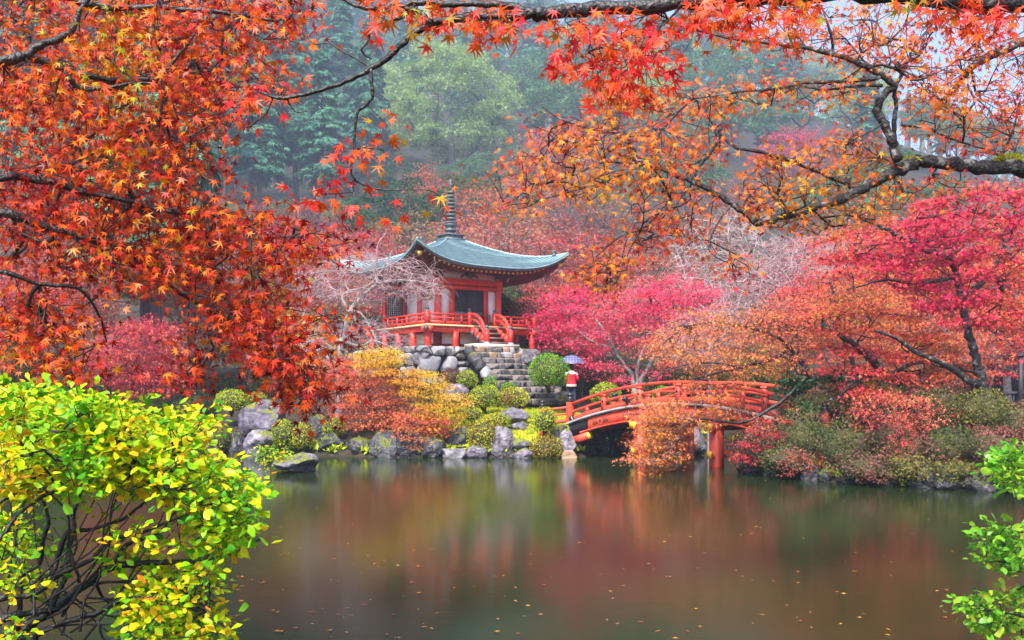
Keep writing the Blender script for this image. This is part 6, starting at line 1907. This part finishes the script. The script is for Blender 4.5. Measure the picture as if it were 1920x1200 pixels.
R1([(1690, 235), (1740, 240), (1770, 255), (1830, 275), (1880, 285)], (9.0, 8.8), .014, .006)
R1([(1655, 232), (1625, 250), (1605, 262)], 9.0, .014, .007)
R1([(1370, 385), (1345, 420), (1330, 470), (1380, 500), (1425, 522)], (9.2, 8.9), .010, .004)
R1([(1203, 429), (1180, 470), (1160, 520), (1140, 545)], (9.0, 8.9), .007, .003)
R1([(1225, 312), (1210, 350), (1190, 390)], (9.2, 9.1), .008, .004)
ORANGE = [[(900, 322), (960, 296), (1010, 262), (1060, 240), (1110, 252), (1150, 280), (1240, 320), (1200, 350), (1120, 370), (1060, 395), (960, 405), (930, 372), (1000, 352), (950, 340)],
          [(985, 235), (1060, 220), (1130, 225), (1180, 150), (1260, 160), (1330, 180), (1380, 230), (1350, 300), (1280, 330), (1200, 300), (1120, 270), (1040, 255)],
          [(1120, 150), (1190, 170), (1180, 220), (1130, 200)],
          [(1330, 60), (1420, 50), (1560, 10), (1680, -10), (1780, -10), (1760, 60), (1700, 130), (1640, 130), (1540, 110), (1420, 95)],
          [(1300, 170), (1400, 150), (1500, 150), (1600, 150), (1640, 190), (1560, 200), (1480, 190), (1400, 200), (1340, 230)],
          [(1700, 90), (1800, 60), (1930, 20), (1930, 280), (1840, 290), (1760, 280), (1700, 250), (1690, 180)],
          [(1430, 290), (1510, 270), (1600, 240), (1680, 280), (1640, 330), (1570, 360), (1500, 380), (1440, 360), (1400, 330)],
          [(1380, 340), (1450, 360), (1530, 400), (1490, 440), (1430, 440), (1380, 400)],
          [(1200, 330), (1300, 350), (1360, 400), (1330, 450), (1270, 470), (1200, 480), (1140, 520), (1090, 540), (1070, 510), (1110, 470), (1160, 440), (1180, 390)],
          [(1330, 440), (1360, 470), (1425, 520), (1380, 524), (1330, 490)], [(1110, 520), (1160, 500), (1180, 470), (1150, 560), (1120, 570)],
          [(1540, 380), (1660, 350), (1720, 330), (1700, 380), (1640, 420), (1560, 440), (1500, 430)], [(1730, 330), (1800, 330), (1830, 370), (1780, 380)]]
a_ = att_px(ORANGE, (8.4, 10.2), 1080)
tree('orange_maple', 'orange maple with a thick lichen covered limb reaching in from the right', 'tree', rb_, rl, a_, L['orange'], LEAF7, .047, 8, .10, .6, .55, M['twig_dark'], .0030, M['bark_lichen'],
     step=.16, nleaf=280, face=(0, -.55, .6), faceamp=.6, rmax=.02)
om = bpy.data.objects['orange_maple']
# moss cushion on the thick limb
mc = P(1893, 303, 9.16)
n = 700
d_ = unit(rnd(n)); d_[:, 2] = np.abs(d_[:, 2])
V, T = scatter(LEAFD, mc + d_ * np.array([.15, .08, .075]) * RNG.uniform(.6, 1, (n, 1)), frames(d_ + rnd(n, .3), rnd(n)), RNG.uniform(.012, .026, n))
put('moss_cushion', mk_mesh('moss_cushion', V, T), om, L['tuft'], kind='stuff')
mc = P(1704, 302, 9.15); n = 250; d_ = unit(rnd(n)); d_[:, 2] = np.abs(d_[:, 2])
V, T = scatter(LEAFD, mc + d_ * np.array([.1, .06, .04]), frames(d_ + rnd(n, .3), rnd(n)), RNG.uniform(.01, .02, n))
put('moss_cushion', mk_mesh('moss_cushion', V, T), om, L['tuft'], kind='stuff')

# the dark bough across the top, nearest of all, red leaves hanging from it
ob_ = np.array([4.6, 4.9, H1(4.6, 4.9) if H1(4.6, 4.9) > 0 else .3])
tl_ = [('trunk', np.array([ob_ - ZZ * .3, ob_ + [0, 0, 1.2], ob_ + [-.15, 0, 2.6], ob_ + [-.3, 0, 3.6]]), .15, .09)]
def T1(pts, Y, r0, r1, first=None):
    q = fore(pts, Y)
    if first is not None: q = np.concatenate([[first], q])
    tl_.append(('limb', q, r0, r1))
T1([(2200, -30), (1980, -2), (1850, 3), (1750, -4), (1600, -14), (1440, -8), (1300, 3), (1150, 12), (1060, 20), (1005, 26)], (4.7, 4.4), .055, .028, ob_ + [-.3, 0, 3.55])
T1([(1005, 26), (960, 30), (900, 31), (868, 32), (808, 45), (765, 72), (735, 102), (696, 129), (648, 153), (592, 171), (544, 183), (516, 183), (486, 172)], (4.4, 4.5), .022, .006)
T1([(1005, 24), (960, 12), (900, 7), (840, 8), (784, 5), (730, 16), (676, 14), (640, -4)], (4.4, 4.4), .018, .008)
T1([(810, 44), (790, 25), (768, 18), (745, 8), (735, 12)], 4.4, .012, .009)
T1([(780, 8), (760, 28), (725, 42), (696, 52), (692, 66), (690, 78), (678, 92), (684, 103), (696, 110)], (4.4, 4.5), .009, .0035)
T1([(696, 129), (697, 155), (698, 180), (688, 196), (672, 208), (668, 225), (666, 242), (664, 280), (658, 320), (664, 334), (672, 342), (704, 354), (752, 356), (804, 357), (832, 373)], (4.45, 4.6), .009, .0025)
T1([(696, 129), (672, 112), (648, 100), (632, 90), (616, 80), (588, 82), (572, 62)], 4.5, .005, .002)
T1([(538, 185), (545, 198), (556, 210), (575, 208)], 4.5, .005, .002)
T1([(532, 180), (532, 164), (510, 145), (492, 132)], 4.5, .005, .003)
T1([(510, 184), (508, 192), (496, 216), (480, 228), (462, 240)], 4.5, .006, .004)
T1([(664, 336), (662, 350), (668, 366), (690, 372)], 4.55, .004, .0015)
T1([(1280, 5), (1260, 30), (1230, 60), (1200, 90)], (4.4, 4.5), .006, .003)
T1([(1080, 20), (1090, 50), (1110, 90), (1120, 130)], (4.4, 4.5), .005, .0025)
T1([(1450, -6), (1440, 20), (1430, 50)], 4.4, .006, .003)
TOPR = [([(690, -5), (740, -5), (740, 40), (700, 45), (688, 25)], 14), ([(780, 5), (900, 25), (1010, 35), (960, 55), (880, 55), (840, 45), (780, 35)], 40), ([(1020, 30), (1100, 30), (1180, 40), (1260, 30), (1325, 60), (1320, 120), (1270, 100), (1280, 145), (1230, 170), (1160, 205), (1110, 180), (1060, 135), (1030, 125), (1050, 70)], 85), ([(1240, 5), (1400, 0), (1385, 35), (1300, 50), (1240, 30)], 26),
        ([(1340, 5), (1420, 0), (1430, 50), (1380, 70), (1340, 40)], 16), ([(1440, 0), (1530, -5), (1510, 50), (1450, 60), (1430, 30)], 18), ([(1700, 0), (1920, 12), (1925, 40), (1840, 55), (1760, 40)], 30),
        ([(1100, 150), (1170, 150), (1160, 160), (1110, 160)], 4)]
a_ = np.concatenate([att_px([p], (4.15, 4.75), n) for p, n in TOPR])
few = [(632, 288), (650, 300), (668, 305), (675, 280), (640, 312), (705, 272), (722, 282), (728, 300), (725, 236), (718, 228), (590, 375), (585, 360), (605, 372), (570, 380), (700, 372), (720, 384), (735, 390), (820, 366), (826, 392), (650, 405), (628, 390), (470, 175), (478, 162), (460, 205), (452, 216), (430, 210), (516, 184), (528, 174)]
a_ = np.concatenate([a_, np.array([P(x, y, 4.6 + .1 * RNG.normal()) for x, y in few])])
tree('red_maple', 'nearest maple, its thin black bough and red star leaves crossing above the pavilion', 'tree', ob_, tl_, a_, L['top'], LEAF7, .046, 5, .05, .9, 1.0, M['twig_dark'], .0013, M['bark_dark'],
     step=.07, nleaf=270, face=(0, -.85, .3), faceamp=.5, rmax=.008)

# raindrops hanging from the wet twigs
drops = []
for name in ('red_maple', 'fiery_maple'):
    root = bpy.data.objects[name]
    tw = [c for c in root.children if c.name.startswith('twigs')][0]
    co = np.empty(len(tw.data.vertices) * 3, np.float32); tw.data.vertices.foreach_get('co', co); co = co.reshape(-1, 3)
    sel = co[RNG.integers(0, len(co), 260)]
    V, T = [], []
    for i, p in enumerate(sel):
        r_ = RNG.uniform(.0022, .0042)
        V.append(ico_small * r_ + p - np.array([0, 0, r_ + .001])); T.append(ico_small_t + i * len(ico_small))
    put('raindrops', mk_mesh('raindrops', np.concatenate(V), np.concatenate(T), None, True), root, M['drop'], kind='stuff')

# yellow green azalea at the lower left
zb_ = P(58, 1250, 4.4)
zb_[2] = min(zb_[2], .9)
zl = []
def Z1(pts, Y, r0, r1): zl.append(('stem', fore(pts, Y), r0, r1))
Z1([(40, 1260), (43, 1191), (91, 1148), (160, 1096), (208, 1066), (260, 1057), (325, 1053), (381, 1053), (442, 1035), (490, 1009)], (4.4, 4.7), .024, .006)
Z1([(-40, 1150), (0, 1122), (65, 1113), (117, 1074), (173, 1048), (204, 1014), (260, 1001), (303, 983), (368, 957), (420, 930)], (4.2, 4.6), .016, .004)
Z1([(30, 1230), (36, 1150), (39, 1083), (74, 1057), (80, 1015), (91, 979), (82, 940), (70, 900)], (4.4, 4.2), .014, .005)
Z1([(90, 1150), (117, 1096), (128, 1060), (130, 1027), (139, 985), (139, 962), (160, 900), (180, 850)], (4.4, 4.5), .014, .005)
Z1([(100, 1080), (121, 1005), (150, 995), (173, 992), (225, 975), (255, 955), (277, 936), (330, 880), (380, 830)], (4.4, 4.7), .012, .004)
Z1([(58, 1250), (62, 1200), (100, 1175), (180, 1150), (240, 1120), (300, 1115), (360, 1140), (400, 1180)], (4.3, 4.3), .018, .005)
Z1([(-40, 960), (0, 940), (60, 900), (110, 860), (150, 810), (190, 770)], (4.0, 4.3), .012, .004)
Z1([(-60, 1080), (0, 1010), (40, 960), (100, 920), (180, 880), (240, 840)], (4.0, 4.3), .012, .004)
Z1([(208, 1066), (240, 1020), (300, 1000), (330, 960), (400, 930), (450, 900)], (4.5, 4.9), .010, .004)
Z1([(160, 1096), (230, 1090), (300, 1085), (360, 1100), (400, 1130)], (4.5, 4.5), .008, .003)
Z1([(-50, 1200), (10, 1160), (60, 1150), (110, 1140)], (4.1, 4.3), .02, .012)
LIME = [([(60, 930), (380, 930), (420, 1010), (330, 1050), (200, 1010), (90, 1040)], 15), ([(-10, 712), (60, 708), (110, 722), (170, 738), (230, 742), (300, 770), (350, 762), (410, 768), (430, 800), (395, 815), (405, 850), (460, 880), (500, 915), (505, 935), (470, 960), (505, 985), (470, 1010), (430, 1000), (400, 960), (340, 930), (260, 915), (180, 915), (110, 930), (60, 920), (-10, 950)], 700),
        ([(370, 950), (440, 960), (508, 985), (480, 1015), (420, 1040), (380, 1010)], 50),
        ([(330, 1060), (380, 1045), (425, 1075), (405, 1110), (430, 1140), (436, 1205), (290, 1205), (230, 1150), (250, 1110), (300, 1100)], 120), ([(190, 1040), (240, 1030), (290, 1045), (240, 1070)], 14),
        ([(-10, 960), (30, 980), (50, 1020), (40, 1060), (-10, 1060)], 30), ([(-10, 1070), (60, 1080), (100, 1070), (60, 1110), (-10, 1120)], 16), ([(0, 1165), (60, 1190), (40, 1205), (0, 1205)], 6)]
for k in range(27):                       # the fan of fine dark stems rising into the leaves
    bx_, by_ = RNG.uniform(0, 230), RNG.uniform(1060, 1210)
    tx = RNG.uniform(20, 450); ty = RNG.uniform(820, 940) if tx < 380 else RNG.uniform(880, 1000)
    if k % 4 == 0: tx, ty = RNG.uniform(240, 430), RNG.uniform(1060, 1180)
    mx = (bx_ + tx) / 2 + RNG.uniform(-30, 50); my = (by_ + ty) / 2 + RNG.uniform(-10, 70)
    y0_ = RNG.uniform(4.1, 4.6)
    Z1([(bx_, by_), ((bx_ + mx) / 2 + RNG.uniform(-14, 14), (by_ + my) / 2 + RNG.uniform(-14, 20)), (mx, my), ((tx + mx) / 2 + RNG.uniform(-16, 16), (ty + my) / 2 + RNG.uniform(-14, 14)), (tx, ty)], (y0_, y0_ + RNG.uniform(-.3, .5)), RNG.uniform(.004, .0075), .0018)
LIME = [([(x * .945 if x > 200 else x, y) for x, y in p], n) for p, n in LIME]
LIME = [([(x, y + 12 if y < 800 else y) for x, y in p], n) for p, n in LIME]
a_ = np.concatenate([att_px([p], (3.7, 5.2), n) for p, n in LIME])
tree('azalea_bush', 'lime and yellow leaved azalea bush with dark twisting stems at the water edge', 'shrub', zb_, zl, a_, L['lime'], LEAFO, .036, 15, .042, .6, .1, M['twig_dark'], .0019, M['bark_dark'],
     step=.08, nleaf=290, face=(0, -.3, .9), faceamp=.45, rmax=.008)
# bright green azalea sprigs at the lower right, one bush
gb = np.array([4.2, 5.6, H1(4.2, 5.6) if H1(4.2, 5.6) > 0 else .3])
gl = [('stem', np.concatenate([[gb - ZZ * .2], fore([(2130, 1100), (2010, 960), (1930, 900), (1890, 880)], (5.4, 5.2))]), .014, .004),
      ('stem', np.concatenate([[gb - ZZ * .2], fore([(2100, 1160), (1990, 1080), (1910, 1065), (1870, 1040)], (5.2, 5.0))]), .012, .003),
      ('stem', np.concatenate([[gb - ZZ * .2], fore([(2080, 1230), (1960, 1170), (1890, 1150), (1830, 1140)], (5.0, 4.8))]), .012, .003)]
SPR = [([(1858, 868), (1880, 842), (1925, 834), (1930, 925), (1890, 915), (1868, 900), (1880, 885)], 60), ([(1828, 1000), (1860, 980), (1925, 972), (1930, 1070), (1890, 1066), (1850, 1060), (1826, 1046), (1850, 1025)], 64), ([(1788, 1132), (1850, 1118), (1925, 1100), (1930, 1195), (1860, 1185), (1820, 1165)], 70)]
a_ = np.concatenate([att_px([p], (4.6 + .1 * i, 5.4), n) for i, (p, n) in enumerate(SPR)])
tree('azalea_bush', 'glossy bright green azalea sprigs leaning in over the water from the right', 'shrub', gb, gl, a_, L['sprig'], LEAFO, .040, 8, .03, .6, .0, M['twig_dark'], .0016, M['bark_dark'],
     step=.08, nleaf=180, face=(0, -.3, .9), faceamp=.5, rmax=.006)

# ------------------------------------------------------------------ leaves floating on the pond
r = np.random.default_rng(5)
fm = []
for k in range(4):
    V = LEAF7[0] * np.array([1, 1, 1]); V = V + np.array([0, 0, .16]) * (V[:, 1:2] ** 2) * .5
    fm.append(mk_mesh('fallen_leaf', V * np.array([1, [1, .55, .8, .4][k], .5 + .3 * k]), LEAF7[1], mats=(L['ground'],)))
cnt = 0
while cnt < 180:
    px, py = r.uniform(430, 1900), 870 + 330 * r.random() ** .62
    Yw = CAM_Z * FPX / (py - HY)
    x, y = (px - HX) / FPX * Yw, Yw
    if poly_sd(np.array([[x, y]]), POND)[0] > -.25 or (px < 520 and py < 1060): continue
    s = r.uniform(.02, .046) * (1 if py < 1000 else 1.15)
    Mx = np.array(Matrix.Translation((x, y, .012)) @ Matrix.Rotation(r.uniform(0, 6.28), 4, 'Z') @ Matrix.Rotation(r.uniform(-.15, .15), 4, 'X') @ Matrix.Diagonal((s, s, s, 1)))
    solo('fallen_leaf', fm[cnt % 4], 'fallen maple leaf floating flat on the dark pond water', 'leaf', None, Mx, 'fallen leaves floating on the pond')
    cnt += 1

# ------------------------------------------------------------------ the misty air
hz = MB(); hz.box((0, 385, 184), (1100, 810, 372))
m, nt, out = _mat('mist')
pvn = nt.nodes.new('ShaderNodeVolumePrincipled')
pvn.inputs['Color'].default_value = (.68, .80, 1.0, 1)
pvn.inputs['Density'].default_value = .00085
pvn.inputs['Anisotropy'].default_value = .2
nt.links.new(pvn.outputs[0], out.inputs['Volume'])
tag(put('haze', hz.mesh('haze'), None, m), kind='stuff')
